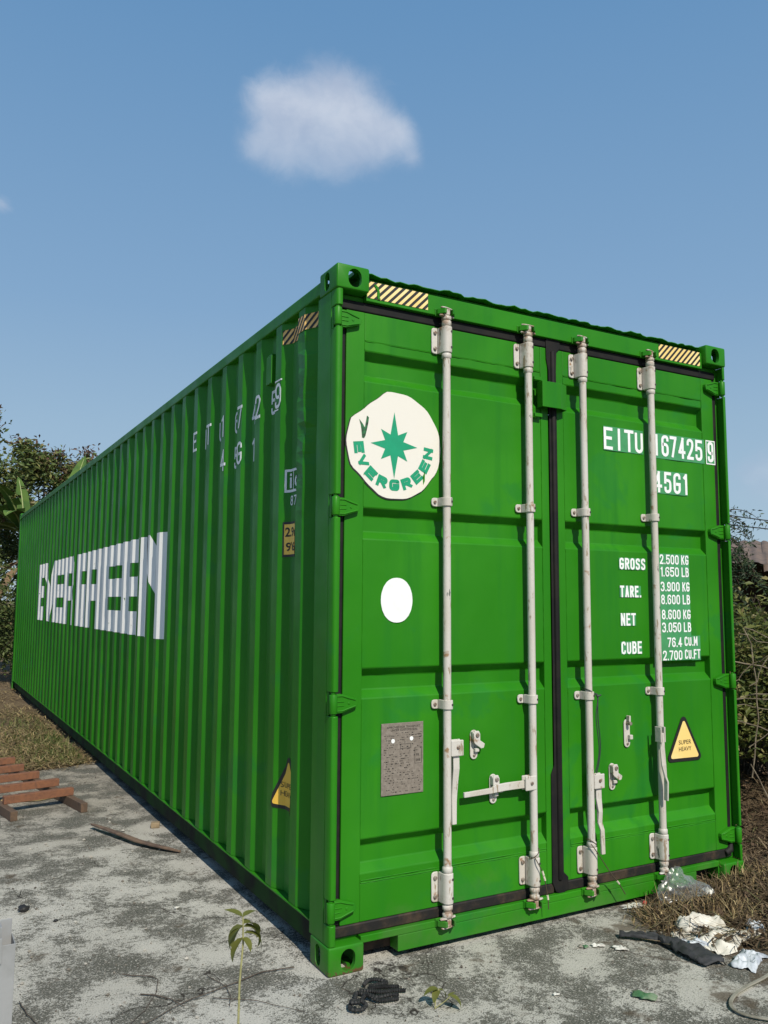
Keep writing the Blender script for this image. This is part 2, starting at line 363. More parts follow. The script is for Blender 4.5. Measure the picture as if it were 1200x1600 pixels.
# ================================================================== GROUND
def ground_mat():
    m, nt, b = base_mat('dry_earth', 0.95, 0.2)
    v = ocoord(nt)
    c = mixc(nt, smooth(nt, noise(nt, v, 2.2, 6, 0.65), 0.35, 0.65), (0.115, 0.08, 0.048), (0.17, 0.125, 0.075))
    c = mixc(nt, smooth(nt, noise(nt, v, 30, 6, 0.7), 0.5, 0.7), c, (0.045, 0.03, 0.018))
    nt.links.new(c, b.inputs['Base Color']); add_bump(nt, b, noise(nt, v, 14, 8, 0.7), 0.9, 0.05); return m
EARTH = ground_mat()
def bumpy_z(x, y):
    z = 0.0
    if x > 1.6: z += 0.03*min(1, (x-1.6)/0.8)*(0.5+0.5*math.sin(3.1*x+2.2*y))
    d = x-2.7
    if d > 0: z += min(0.55, 0.16*d)*(0.6 if y < -2 else 1)
    return z
gx = sorted(set([-400, -120, -40, -15, -8]+[round(-5+0.25*i, 2) for i in range(61)]+[12, 16, 30, 80, 200, 400]))
gy = sorted(set([-300, -100, -30, -12, -8]+[round(-5+0.4*i, 2) for i in range(86)]+[32, 40, 80, 200, 600, 1500]))
V = np.array([(x, y, (bumpy_z(x, y) if -5 < x < 12 and -5 < y < 29 else (0.55 if x >= 12 else 0))-0.012) for y in gy for x in gx]); nx = len(gx)
F = np.array([(j*nx+i, j*nx+i+1, (j+1)*nx+i+1, (j+1)*nx+i) for j in range(len(gy)-1) for i in range(nx-1)])
g = from_np('ground', V, F, EARTH); tag(g, 'brown dry earth around the concrete pad', kind='structure')

def concrete_mat():
    m, nt, b = base_mat('weathered_concrete', 0.92, 0.25)
    v = ocoord(nt); va = ocoord(nt, (1.0, 1.0, 1.0))
    t = N(nt, 'ShaderNodeTexCoord'); sp = N(nt, 'ShaderNodeSeparateXYZ'); nt.links.new(t.outputs['Object'], sp.inputs[0])
    far = smooth(nt, sp.outputs[1], 1.0, 4.2)            # muddier towards the grass
    right = smooth(nt, sp.outputs[0], 1.0, 1.75)          # soil carried over from the bank
    n1 = noise(nt, v, 3.4, 5, 0.62); n2 = noise(nt, v, 42, 10, 0.82, 0.15); n3 = noise(nt, v, 170, 3, 0.6)
    c = mixc(nt, smooth(nt, noise(nt, v, 1.1, 3), 0.35, 0.7), (0.46, 0.445, 0.40), (0.39, 0.375, 0.33))
    c = mixc(nt, fmath(nt, 'MULTIPLY', far, 0.85), c, (0.25, 0.22, 0.175))
    thr = fmath(nt, 'ADD', n2, fmath(nt, 'MULTIPLY', fmath(nt, 'SUBTRACT', n1, 0.5), 0.85))
    thr = fmath(nt, 'ADD', thr, fmath(nt, 'MULTIPLY', far, 0.03))
    thr = fmath(nt, 'ADD', thr, fmath(nt, 'MULTIPLY', right, 0.04))
    dk = smooth(nt, thr, 0.515, 0.545)
    c = mixc(nt, fmath(nt, 'MULTIPLY', dk, 0.82), c, (0.095, 0.087, 0.069))
    dk2 = smooth(nt, fmath(nt, 'ADD', n3, fmath(nt, 'MULTIPLY', fmath(nt, 'SUBTRACT', n1, 0.5), 0.55)), 0.515, 0.56)
    c = mixc(nt, fmath(nt, 'MULTIPLY', dk2, 0.80), c, (0.050, 0.054, 0.044))
    lt = smooth(nt, noise(nt, v, 110, 4, 0.6), 0.57, 0.62)
    c = mixc(nt, fmath(nt, 'MULTIPLY', lt, 0.7), c, (0.47, 0.45, 0.40))
    soil = smooth(nt, fmath(nt, 'ADD', noise(nt, v, 4.5, 6, 0.65), fmath(nt, 'MULTIPLY', right, 0.20)), 0.60, 0.70)
    c = mixc(nt, fmath(nt, 'MULTIPLY', soil, 0.8), c, (0.085, 0.064, 0.042))
    vo_ = N(nt, 'ShaderNodeTexVoronoi', feature='DISTANCE_TO_EDGE'); vo_.inputs['Scale'].default_value = 0.75
    wv = N(nt, 'ShaderNodeVectorMath', operation='ADD'); nz_ = N(nt, 'ShaderNodeTexNoise'); nz_.inputs['Scale'].default_value = 3.0; nz_.inputs['Detail'].default_value = 6
    nt.links.new(v, nz_.inputs['Vector']); sc_ = N(nt, 'ShaderNodeVectorMath', operation='SCALE'); sc_.inputs['Scale'].default_value = 0.5; nt.links.new(nz_.outputs['Color'], sc_.inputs[0]); nt.links.new(v, wv.inputs[0]); nt.links.new(sc_.outputs[0], wv.inputs[1]); nt.links.new(wv.outputs[0], vo_.inputs['Vector'])
    crack = fmath(nt, 'MULTIPLY', smooth(nt, vo_.outputs['Distance'], 0.0035, 0.001), smooth(nt, n1, 0.42, 0.55))
    c = mixc(nt, crack, c, (0.035, 0.03, 0.025))
    grn = smooth(nt, noise(nt, v, 8, 5, 0.7), 0.67, 0.74)
    c = mixc(nt, fmath(nt, 'MULTIPLY', grn, 0.35), c, (0.10, 0.135, 0.075))
    nt.links.new(c, b.inputs['Base Color'])
    h = fmath(nt, 'SUBTRACT', fmath(nt, 'MULTIPLY', n3, 0.35), fmath(nt, 'MULTIPLY', dk, 0.6))
    add_bump(nt, b, fmath(nt, 'ADD', h, fmath(nt, 'MULTIPLY', n2, 0.5)), 0.6, 0.012); return m
CONC = concrete_mat()
edge = []
for i in range(81):   # far edge, against the grass
    x = -9+i*0.15; edge.append((x, 4.95+0.10*math.sin(x*3.1)+0.06*math.sin(x*9.7+1)+random.uniform(-.04, .04)-(0.25 if x < -0.4 else 0.0)*0.3))
edge += [(3.0, 4.7), (2.9, 2.0), (2.45, 0.6), (2.05, 0.12), (1.86, -0.02), (1.75, -0.06), (1.62, -0.10), (1.55, -0.16), (1.50, -0.24), (1.56, -0.36), (1.52, -0.44), (1.60, -0.52), (1.72, -0.60), (1.9, -0.72), (2.2, -0.95), (2.5, -1.4), (3.2, -2.2), (3.6, -4.0), (3.6, -9), (-9, -9)]
mb = MB(); mb.prism([(x, y) for x, y in edge], -0.03, 0.0, 2)
o = mb.build('concrete_pad', CONC); tag(o, 'weathered grey concrete pad under the container', kind='structure')

# ================================================================== CONTAINER
W_, L_, H_ = 2.438, 12.192, 2.896
CT = empty('shipping_container', (0, 0, 0), 'long green corrugated steel shipping container with white lock rods on its doors', 'container')
def capsule(cx, cz, w, h, n=8):
    r = w/2; pts = []
    for k in range(n+1): a = math.pi*k/n; pts.append((cx+r*math.cos(a), cz+h/2-r+r*math.sin(a)))
    for k in range(n+1): a = math.pi+math.pi*k/n; pts.append((cx+r*math.cos(a), cz-h/2+r+r*math.sin(a)))
    return pts
def tmp_mesh(mb):
    me = bpy.data.meshes.new('tmp'); me.from_pydata(mb.v, [], mb.f)
    bm = bmesh.new(); bm.from_mesh(me); bmesh.ops.recalc_face_normals(bm, faces=bm.faces); bm.to_mesh(me); bm.free()
    o = bpy.data.objects.new('tmp', me); COL.objects.link(o); return o
CW, CD, CH = 0.158, 0.178, 0.110
def casting_mesh():
    a = MB(); a.box((0, 0, 0), (CW, CD, CH)); A = tmp_mesh(a)
    bv = A.modifiers.new('b', 'BEVEL'); bv.width = 0.010; bv.segments = 3; bv.limit_method = 'NONE'
    cut = []
    c = MB(); c.box((0.016, 0.020, 0.014), (CW-0.016, CD+0.02, CH-0.016)); cut.append(c)
    c = MB(); c.prism(capsule(0.086, 0.054, 0.064, 0.082), -0.02, 0.05, 1); cut.append(c)
    c = MB(); c.prism(capsule(0.100, 0.054, 0.048, 0.082), -0.02, 0.05, 0); cut.append(c)
    c = MB(); c.prism(capsule(0.08, 0.09, 0.060, 0.110), CH-0.05, CH+0.02, 2); cut.append(c)
    objs = [tmp_mesh(c) for c in cut]
    for q in objs:
        md = A.modifiers.new('c', 'BOOLEAN'); md.operation = 'DIFFERENCE'; md.object = q; md.solver = 'EXACT'
    dg = bpy.context.evaluated_depsgraph_get(); me = bpy.data.meshes.new_from_object(A.evaluated_get(dg)); me.name = 'corner_fitting'
    for q in objs+[A]: bpy.data.objects.remove(q)
    me.materials.clear(); me.materials.append(GREEN)
    for p in me.polygons: p.use_smooth = True; p.material_index = 0
    me.set_sharp_from_angle(angle=R(28)); return me
cme = casting_mesh()
for sx in (0, 1):
    for sy in (0, 1):
        for sz in (0, 1):
            o = bpy.data.objects.new('corner_fitting', cme); COL.objects.link(o); o.parent = CT
            o.location = (W_ if sx else 0, L_ if sy else 0, H_-CH if sz else CH); o.scale = (-1 if sx else 1, -1 if sy else 1, 1 if sz else -1)

# corner posts with the hinge cut-outs of the door end
HZ = [2.665, 1.853, 1.044, 0.237]      # hinge heights
def front_post(mirror):
    mb = MB()
    def X(x): return W_-x if mirror else x
    def bx(x0, x1, y0, y1, z0, z1):
        a, b = sorted((X(x0), X(x1))); mb.box((a, y0, z0), (b, y1, z1))
    z0, z1 = CH, H_-CH
    cuts = sorted(HZ); spans = []; z = z0
    for c in cuts: spans.append((z, c-0.048)); z = c+0.048
    spans.append((z, z1))
    prof = [(0.004, 0.060), (0.004, 0.016), (0.008, 0.008), (0.016, 0.004), (0.027, 0.004), (0.033, 0.008), (0.036, 0.016), (0.036, 0.060)]
    if mirror: prof = [(0.004, 0.060), (0.004, 0.012), (0.007, 0.006), (0.012, 0.004), (0.020, 0.004), (0.0235, 0.006), (0.0245, 0.013), (0.011, 0.016), (0.010, 0.060)]
    for a, b in spans: mb.prism([(X(x), y) for x, y in prof], a, b, 2)
    bx(0.004, 0.050, 0.0602, 0.195, z0, z1)          # web behind the nose
    bx(0.0502, 0.075, 0.120, 0.195, z0, z1)
    for c in cuts: bx(0.006, 0.012, 0.042, 0.060, c-0.048, c+0.048)
    return mb.build('corner_post', GREEN, CT, bevel=0.003, smooth=True, autosm=35)
front_post(False); front_post(True)
for x0 in (0.004, W_-0.104):
    MB().box((x0, L_-0.16, CH), (x0+0.10, L_-0.004, H_-CH)).build('corner_post', GREEN, CT, bevel=0.006)

# side walls
DEP, PER, PH = 0.036, 0.278, 0.355
def cdepth(y):
    if y < 0.287: return DEP
    t = (y-PH) % PER
    if t < 0.072: return 0.0
    if t < 0.140: return DEP*(t-0.072)/0.068
    if t < 0.210: return DEP
    return DEP*(1-(t-0.210)/0.068)
YB = [0.1952, 0.287]
k = 0
while PH+k*PER+0.21 < L_-0.17:
    YB += [PH+k*PER+d for d in (0.0, 0.072, 0.140, 0.210)]; k += 1
YB = [y for y in YB if y < L_-0.17]+[L_-0.162]
ZR = np.unique(np.concatenate([np.linspace(0.160, 2.806, 28), np.linspace(1.8, 2.78, 30)]))
SX = 0.010
def wall_mesh(mirror):
    V = []; F = []
    for iy, y in enumerate(YB):
        d = cdepth(y+1e-6)
        for z in ZR:
            dy = dx = 0.0
            if not mirror and 0.28 < y < 0.44:
                e = math.exp(-((z-2.32)/0.42)**2)
                dx = 0.012*e*max(0, math.sin(z*31+y*40)*math.sin(z*17+1.3))*(1 if d < 0.01 else 0.3); dy = 0.009*e*math.sin(z*23+y*9)
            elif not mirror and y < 2.4 and d > 0.02:
                dy = 0.006*math.exp(-((z-2.42+0.12*math.sin(y*7))/0.10)**2)*math.sin(y*13+1)+0.004*math.exp(-((z-2.2)/0.05)**2)*math.sin(y*5)
            x = SX+d+dx; V.append((W_-x if mirror else x, y+dy, z))
    nz = len(ZR)
    for i in range(len(YB)-1):
        for j in range(nz-1): F.append((i*nz+j, (i+1)*nz+j, (i+1)*nz+j+1, i*nz+j+1))
    o = from_np('side_wall', np.array(V), np.array(F), GREEN, CT)
    return o
SW = wall_mesh(False); SW['label'] = 'corrugated side wall carrying the large white lettering'
wall_mesh(True)['label'] = 'plain corrugated side wall on the far side'
for s in (0, 1):
    def X(x): return W_-x if s else x
    def bx(mb, x0, x1, y0, y1, z0, z1):
        a, b = sorted((X(x0), X(x1))); mb.box((a, y0, z0), (b, y1, z1))
    mb = MB(); bx(mb, 0.006, 0.066, CD+0.001, L_-CD-0.001, 2.8065, 2.868); mb.build('top_side_rail', GREEN, CT, bevel=0.006)
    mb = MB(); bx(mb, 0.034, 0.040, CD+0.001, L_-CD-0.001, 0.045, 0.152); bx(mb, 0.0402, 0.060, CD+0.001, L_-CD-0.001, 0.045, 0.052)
    mb.build('bottom_side_rail', RAIL_SHADE, CT, bevel=0.002)
    mb = MB(); bx(mb, 0.006, 0.060, CD+0.001, L_-CD-0.001, 0.1522, 0.158); mb.build('rail_flange', GREEN, CT)
# roof, rear wall, floor
mb = MB(); yb = np.arange(0.10, L_-0.05, 0.105)
V = []; F = []
for i, y in enumerate(yb):
    for x in (0.066, W_-0.066): V.append((x, y, 2.868+(0.018 if i % 4 in (1, 2) else 0.0)))
F = [(2*i, 2*i+1, 2*i+3, 2*i+2) for i in range(len(yb)-1)]
mb.add(V, F); mb.build('roof_panel', GREEN, CT)
mb = MB(); V = []; xs = np.arange(0.105, W_-0.10, 0.07)
for i, x in enumerate(xs):
    for z in (0.11, 2.79): V.append((x, L_-0.02-(0.04 if i % 4 in (1, 2) else 0), z))
mb.add(V, [(2*i, 2*i+1, 2*i+3, 2*i+2) for i in range(len(xs)-1)]); mb.build('rear_wall', GREEN, CT)
MB().box((0.07, 0.20, 0.125), (W_-0.07, L_-0.18, 0.150)).build('floor_panel', RUST, CT)

# door header and sill
mb = MB(); mb.box((CW+0.001, HY, 2.762), (W_-CW-0.001, 0.13, 2.852)); mb.box((CW+0.001, HY+0.034, 2.8522), (W_-CW-0.001, 0.13, 2.876))
mb.box((0.0365, HY+0.03, 2.762), (CW+0.0008, 0.13, H_-CH-0.002)); mb.box((W_-CW-0.0008, HY+0.03, 2.762), (W_-0.0365, 0.13, H_-CH-0.002))
mb.build('door_header', GREEN, CT, bevel=0.003)
V = []; n = 90
for i in range(n+1):
    x = CW+0.004+(W_-2*CW-0.008)*i/n
    e = 0.004*math.sin(i*0.9)+0.003*math.sin(i*2.3+1)+0.004*math.sin(i*0.31)
    dz = 0.0035*math.sin(i*0.75+0.6)+0.003*math.sin(i*1.9)+0.003*math.sin(i*0.27+2)
    V += [(x, HY-0.003+e, 2.8795+dz), (x, 0.16, 2.882), (x, 0.16, 2.886), (x, HY-0.003+e, 2.8825+dz)]
F = []
for i in range(n):
    a = 4*i; b = a+4
    for k in range(4): F.append((a+k, a+(k+1) % 4, b+(k+1) % 4, b+k))
MB().add(V, F).build('roof_edge_plate', GREEN, CT)
mb = MB(); nx0, nx1 = 0.168, 0.332
mb.box((nx0-0.009, HY, 0.092), (W_-nx0+0.009, 0.10, 0.120)); mb.box((nx1, HY, 0.028), (W_-nx1, 0.10, 0.0918))
mb.box((nx0-0.0095, HY, 0.030), (nx0-0.001, 0.10, 0.0918)); mb.box((W_-nx0+0.001, HY, 0.030), (W_-nx0+0.0095, 0.10, 0.0918))
mb.box((0.0365, HY+0.03, CH+0.001), (CW, 0.11, 0.1195)); mb.box((W_-CW, HY+0.03, CH+0.001), (W_-0.0365, 0.11, 0.1195))
mb.build('door_sill', GREEN, CT, bevel=0.003)
mb = MB(); mb.box((nx0, 0.101, 0.030), (W_-nx0, 0.19, 0.118)); mb.build('sill_backing', RUST, CT)

# ---- doors
ZB, ZT = 0.166, 2.716
GRV = [(2.546, 2.410), (1.859, 1.724), (1.181, 1.056), (0.490, 0.354)]
S0, S1 = 0.317, 2.588
def door(x0, x1, st):
    D = MB(); xl, xr = x0+st[0], x1-st[1]
    pts = [(PY, S0)]
    for zt, zb in sorted(GRV, key=lambda g: g[0]):
        pts += [(PY, zb), (PY+0.036, zb+0.034), (PY+0.036, zt-0.034), (PY, zt)]
    pts.append((PY, S1)); nseg = 16
    V = []; F = []
    for i in range(nseg+1):
        x = xl+(xr-xl)*i/nseg
        for j, (y, z) in enumerate(pts):
            wv = 0.0016*math.sin(i*1.7+j*0.9)+0.0012*math.sin(i*0.8-j*1.7) if 0 < i < nseg else 0
            V.append((x, y+wv, z))
    m = len(pts)
    for i in range(nseg):
        for j in range(m-1): F.append((i*m+j, i*m+j+1, (i+1)*m+j+1, (i+1)*m+j))
    D.add(V, F)
    panel = D.build('door_panel', GREEN, CT, smooth=True, autosm=14)
    bv = panel.modifiers.new('bevel', 'BEVEL'); bv.width = 0.004; bv.segments = 2; bv.limit_method = 'ANGLE'; bv.angle_limit = R(20)
    fr = MB()
    fr.box((x0, PY-0.002, ZB), (xl, 0.10, ZT)); fr.box((xr, PY-0.002, ZB), (x1, 0.10, ZT))
    fr.box((xl, PY-0.001, ZB), (xr, 0.10, S0-0.0015)); fr.box((xl, PY-0.001, S1+0.0015), (xr, 0.10, ZT))
    fr.box((xl, 0.0925, S0), (xr, 0.0995, S1))
    fr.build('frame', GREEN, panel, bevel=0.004)
    wl = MB()
    def bead(p0, p1):
        p0, p1 = Vector(p0), Vector(p1); k = int((p1-p0).length/0.022)
        wl.tube([p0+(p1-p0)*i/k+Vector((0, random.uniform(-.0006, .0006), 0)) for i in range(k+1)], [0.0022+random.uniform(-.0008, .0010) for i in range(k+1)], 5)
    for x in (xl, xr):
        zz = [S0]+[q for g_ in sorted(GRV) for q in (g_[1], g_[0])]+[S1]
        for a, b in zip(zz[0::2], zz[1::2]): bead((x, PY-0.0015, a+.004), (x, PY-0.0015, b-.004))
    for z in (S0, S1): bead((xl+.004, PY-0.0008, z), (xr-.004, PY-0.0008, z))
    bead((xl+.004, PY-0.0006, S0+0.010), (xr-.004, PY-0.0006, S0+0.010))
    wl.build('weld_bead', GREEN, panel)
    return panel
DL0, DL1, DR0, DR1 = 0.074, 1.186, 1.236, 2.380
DL = door(DL0, DL1, (0.090, 0.045)); DL['label'] = 'left door with the round emblem'
DR = door(DR0, DR1, (0.048, 0.092)); DR['label'] = 'right door with the white number markings'

# gaskets
gk = MB()
gk.box((0.0375, PY-0.004, ZT+0.001), (DL1+0.012, 0.095, 2.7605)); gk.box((0.0375, PY+0.002, ZB+0.001), (DL0-0.001, 0.095, ZT))
gk.build('gasket', RUBBER, DL, bevel=0.006, smooth=True)
gk = MB(); gk.box((0.0375, PY-0.004, 0.1205), (DL1-0.005, 0.095, ZB-0.001))
gk.build('gasket', RUBBER_D, DL, bevel=0.006, smooth=True)
gk = MB()
gk.box((DR0+0.012, PY-0.004, ZT+0.001), (DR1+0.024, 0.095, 2.7605)); gk.box((DR1+0.001, PY+0.002, ZB+0.001), (DR1+0.0315, 0.095, ZT))
gk.build('gasket', RUBBER, DR, bevel=0.006, smooth=True)
gk = MB(); gk.box((DR0-0.005, PY-0.004, 0.1205), (DR1+0.024, 0.095, ZB-0.001))
gk.tube([(DR1-0.03, PY-0.004, 0.145), (DR1+0.005, PY-0.008, 0.160), (DR1+0.016, PY-0.004, 0.19)], [0.018, 0.020, 0.012], 8)
gk.build('gasket', RUBBER_D, DR, bevel=0.006, smooth=True)
# overlapping centre flap, flared at head and foot
gk = MB()
cpts = [(1.187, 2.60), (1.174, 2.66), (1.172, 2.778), (1.236, 2.778), (1.262, 2.756), (1.262, 2.722), (1.240, 2.700), (1.235, 2.60), (1.235, 0.21), (1.262, 0.185), (1.262, 0.128), (1.215, 0.112), (1.186, 0.128), (1.166, 0.17), (1.168, 0.66), (1.187, 0.70)]
gk.prism([(a, b) for a, b in cpts], PY-0.010, PY-0.0045, 1)
gk.tube([(1.211, PY-0.008, 0.18), (1.211, PY-0.010, 1.4), (1.211, PY-0.010, 2.70)], 0.013, 10)
gk.build('gasket_flap', RUBBER, DR, bevel=0.003, smooth=True)

# hinges
def hinge(mirror, z, par):
    mb = MB()
    def X(x): return W_-x if mirror else x
    cx = X(0.0165)
    mb.lathe(cx, 0.020, [(0.0155, z-0.0385), (0.0170, z-0.036), (0.0170, z+0.036), (0.0155, z+0.0385)], 16)
    mb.lathe(cx, 0.020, [(0.010, z-0.0475), (0.010, z+0.0475)], 12)
    xs = [(0.018, 0.036), (0.060, 0.036), (0.086, 0.028), (0.122, 0.017), (0.132, 0.012), (0.135, 0.0)]
    top = [(X(a), z+0.002+h) for a, h in xs]; bot = [(X(a), z-0.002-h*1.02) for a, h in xs][::-1]
    y0 = PY-0.024
    mb.prism(top+bot, y0, PY-0.0025, 1)
    # raised rim and rib pressed into the blade
    for sgn in (1, -1):
        mb.tube([(X(0.036), y0, z+sgn*0.030), (X(0.064), y0, z+sgn*0.030), (X(0.092), y0-0.001, z+sgn*0.021), (X(0.124), y0, z+sgn*0.012)], 0.004, 6)
    mb.tube([(X(0.036), y0, z+0.008), (X(0.072), y0, z+0.007)], 0.003, 6); mb.tube([(X(0.036), y0, z-0.010), (X(0.072), y0, z-0.009)], 0.003, 6)
    mb.disc_y(X(0.094), z, 0.006, y0-0.002, y0+0.004, 10)
    return mb.build('hinge', GREEN, par, bevel=0.002, smooth=True)
for z in HZ: hinge(False, z, DL)
for z in HZ: hinge(True, z, DR)

# ---- lock rods
RODX = [0.562, 1.032, 1.377, 1.852]
def bracket(mb, x, z0, z1, long):
    r = 0.0245
    prof = [0, 1, (x-0.026, PY-0.009), (x-0.0235, RY+0.004), (x-0.021, RY-0.012), (x-0.012, RY-0.022), (x-0.002, RY-r), (x+0.012, RY-r+0.001), (x+0.021, RY-0.015), (x+0.0235, RY-0.002), (x+0.0235, PY-0.003)]
    # rounded outer corners of the flange
    mb.prism(prof[2:], z0, z1, 2)
    c = 0.012
    e = x-0.058; fl = [(e+c, z0), (x-0.0262, z0), (x-0.0262, z1), (e+c, z1), (e+c*0.3, z1-c*0.3), (e, z1-c), (e, z0+c), (e+c*0.3, z0+c*0.3)]
    mb.prism(fl, PY-0.010, PY-0.0025, 1)
def hub(mb, x, z, side, mz=1):
    # clevis on the rod that carries the handle
    a, b = (x+0.010, x+0.074) if side > 0 else (x-0.074, x-0.010)
    mb.box((a, RY-0.020, z-0.034), (b, RY-0.012, z+0.034)); mb.box((a, RY+0.006, z-0.034), (b, RY+0.014, z+0.034))
    mb.box((a, RY-0.0118, z-0.030), (a+0.02 if side > 0 else b, RY+0.0058, z+0.030)) if side > 0 else mb.box((b-0.02, RY-0.0118, z-0.030), (b, RY+0.0058, z+0.030))
rods = []
for i, x in enumerate(RODX):
    mb = MB(); r = 0.0178
    mb.lathe(x, RY, [(r, 0.150), (r, 2.735)], 20)
    for zc, hgt in ((2.722, .014), (2.570, .014), (0.327, .014), (0.173, .012), (0.142, .010), (2.745, .010)):
        rr = 0.0225
        mb.lathe(x, RY, [(r, zc-hgt), (rr, zc-hgt*.6), (rr, zc+hgt*.6), (r, zc+hgt)], 18)
    rod = mb.build('lock_rod', WHITE, CT, smooth=True, autosm=50)
    rods.append(rod)
    for z0, z1 in ((2.584, 2.706), (0.189, 0.313)):
        b = MB(); bracket(b, x, z0, z1, True); b.build('bearing_bracket', WHITE, rod, bevel=0.003, smooth=True)
        for z in (z0+0.024, z1-0.024):
            q = MB(); q.disc_y(x-0.042, z, 0.0090, PY-0.018, PY-0.010, 8); q.build('bolt', BOLT, rod, bevel=0.002)
            q = MB(); q.disc_y(x+0.0125, z, 0.0055, RY-0.0246, RY-0.020, 8); q.build('rivet', DARKHOLE, rod)
    for z in (1.903, 1.016):
        b = MB(); bracket(b, x, z-0.0195, z+0.0195, False); b.build('guide_clip', WHITE, rod, bevel=0.002, smooth=True)
        q = MB(); q.disc_y(x-0.042, z, 0.0080, PY-0.016, PY-0.010, 8); q.build('bolt', BOLT, rod, bevel=0.0015)
        q = MB(); q.disc_y(x+0.0125, z, 0.005, RY-0.0246, RY-0.020, 8); q.build('rivet', DARKHOLE, rod)
    for top in (0, 1):
        s = 1 if top else -1; z = 2.752 if top else 0.134
        c = MB()
        def lobes(zc, t, a0, ln):
            pts = []
            for kk in range(20):
                a = 2*math.pi*kk/20; rr = 0.018+ln*(math.cos(a-a0)**2)**2*1.0
                pts.append((x+rr*math.cos(a), RY-0.002+0.62*rr*math.sin(a)))
            c.prism(pts, min(zc, zc+t), max(zc, zc+t), 2)
        tilt = [0.25, -0.2, 0.15, 0.35][i]
        lobes(z, s*0.008, tilt, 0.026); lobes(z+s*0.036, s*0.008, tilt+0.2, 0.022)
        c.box((x-0.008, RY-0.014, min(z+s*.008, z+s*.036)), (x+0.012, RY+0.010, max(z+s*.008, z+s*.036)))
        c.build('cam', WHITE, rod, bevel=0.003, smooth=True)
        kpr = MB()
        for sx in (-1, 1):
            xa = x+sx*0.022
            kpr.prism([(xa, HY-0.001), (xa+sx*0.026, HY-0.001), (xa+sx*0.024, HY-0.018), (xa+sx*0.004, HY-0.046), (xa-sx*0.006, HY-0.050), (xa-sx*0.004, HY-0.030)], min(z+s*.010, z+s*.034), max(z+s*.010, z+s*.034), 2)
        kpr.box((x-0.050, HY-0.005, min(z+s*.004, z+s*.040)), (x+0.050, HY-0.0003, max(z+s*.004, z+s*.040)))
        kpr.build('cam_keeper', GREEN, CT, bevel=0.003)
def blade(secs, rod, name='handle'):
    mb = MB(); mb.bar([((x, y, z), (wx, 0, wz), (0, t, 0)) for x, y, z, wx, wz, t in secs]); return mb.build(name, WHITE, rod, bevel=0.0025)
# rod 1: handle hangs straight down
def hubpart(i, z, dx=0.0):
    mb = MB(); hub(mb, RODX[i]+dx, z, 1); o = mb.build('handle_hub', WHITE, rods[i], bevel=0.004)
    q = MB(); q.disc_y(RODX[i]+dx+0.043, z+0.004, 0.008, RY-0.026, RY-0.020, 10); q.build('bolt', BOLT, rods[i], bevel=0.002)
hubpart(0, 0.830)
hx = RODX[0]+0.043
blade([(hx, RY-0.003, 0.806, .016, 0, .005), (hx+.001, RY-0.003, 0.74, .016, 0, .005), (hx, RY+0.004, 0.69, .015, 0, .005), (hx-.001, RY+0.010, 0.63, .014, 0, .005), (hx-.002, RY+0.010, 0.60, .013, 0, .005), (hx-.003, RY+0.008, 0.505, .0115, 0, .005)], rods[0])
# rod 2: handle turned to the left and seated in its retainer
mb = MB(); hx2 = RODX[1]-0.008; mb.box((hx2-0.050, RY-0.020, 0.612), (hx2+0.014, RY-0.012, 0.676)); mb.box((hx2-0.050, RY+0.006, 0.612), (hx2+0.014, RY+0.014, 0.676)); mb.box((hx2-0.008, RY-0.0118, 0.616), (hx2+0.013, RY+0.0058, 0.672))
mb.build('handle_hub', WHITE, rods[1], bevel=0.004)
q = MB(); q.disc_y(hx2-0.016, 0.644, 0.008, RY-0.026, RY-0.020, 10); q.build('bolt', BOLT, rods[1], bevel=0.002)
blade([(hx2-0.030, RY-0.003, 0.640, 0, .017, .005), (hx2-0.11, RY-0.003, 0.640, 0, .017, .005), (hx2-0.15, RY+0.002, 0.638, 0, .017, .005), (hx2-0.205, RY+0.004, 0.634, 0, .017, .005), (hx2-0.225, RY+0.004, 0.628, 0, .012, .005), (hx2-0.375, RY+0.002, 0.624, 0, .011, .006)], rods[1])
# rod 3: handle hangs down, bent outwards at the grip
hubpart(2, 0.613, 0.0); hx = RODX[2]+0.046
blade([(hx, RY-0.003, 0.590, .017, 0, .005), (hx+.001, RY-0.003, 0.53, .017, 0, .005), (hx+.004, RY-0.006, 0.47, .012, 0, .009), (hx+.003, RY-0.006, 0.42, .013, 0, .005), (hx+.012, RY-0.012, 0.385, .012, 0, .005), (hx+.012, RY-0.014, 0.275, .0115, 0, .006)], rods[2])
# rod 4: handle hangs in front of the rod
mb = MB(); x4 = RODX[3]-0.034
mb.box((x4-0.018, RY-0.052, 0.770), (x4-0.010, RY-0.0125, 0.845)); mb.box((x4+0.008, RY-0.052, 0.770), (x4+0.016, RY-0.0125, 0.845)); mb.tube([(x4-0.017, RY-0.040, 0.80), (x4+0.015, RY-0.040, 0.80)], 0.006, 8)
mb.build('handle_hub', WHITE, rods[3], bevel=0.003)
mb = MB(); mb.bar([((x4, RY-0.040, 0.815), (.007, 0, 0), (0, .010, 0)), ((x4, RY-0.040, 0.775), (.007, 0, 0), (0, .012, 0)), ((x4-.004, RY-0.046, 0.74), (.012, -.004, 0), (.003, .005, 0)), ((x4-.002, RY-0.050, 0.66), (.015, 0, 0), (0, .004, 0)), ((x4+.010, RY-0.048, 0.60), (.009, .004, 0), (-.002, .005, 0)), ((x4+.018, RY-0.046, 0.575), (.005, 0, 0), (0, .012, 0)), ((x4+.018, RY-0.042, 0.485), (.004, 0, 0), (0, .012, 0))])
mb.build('handle', WHITE, rods[3], bevel=0.002)

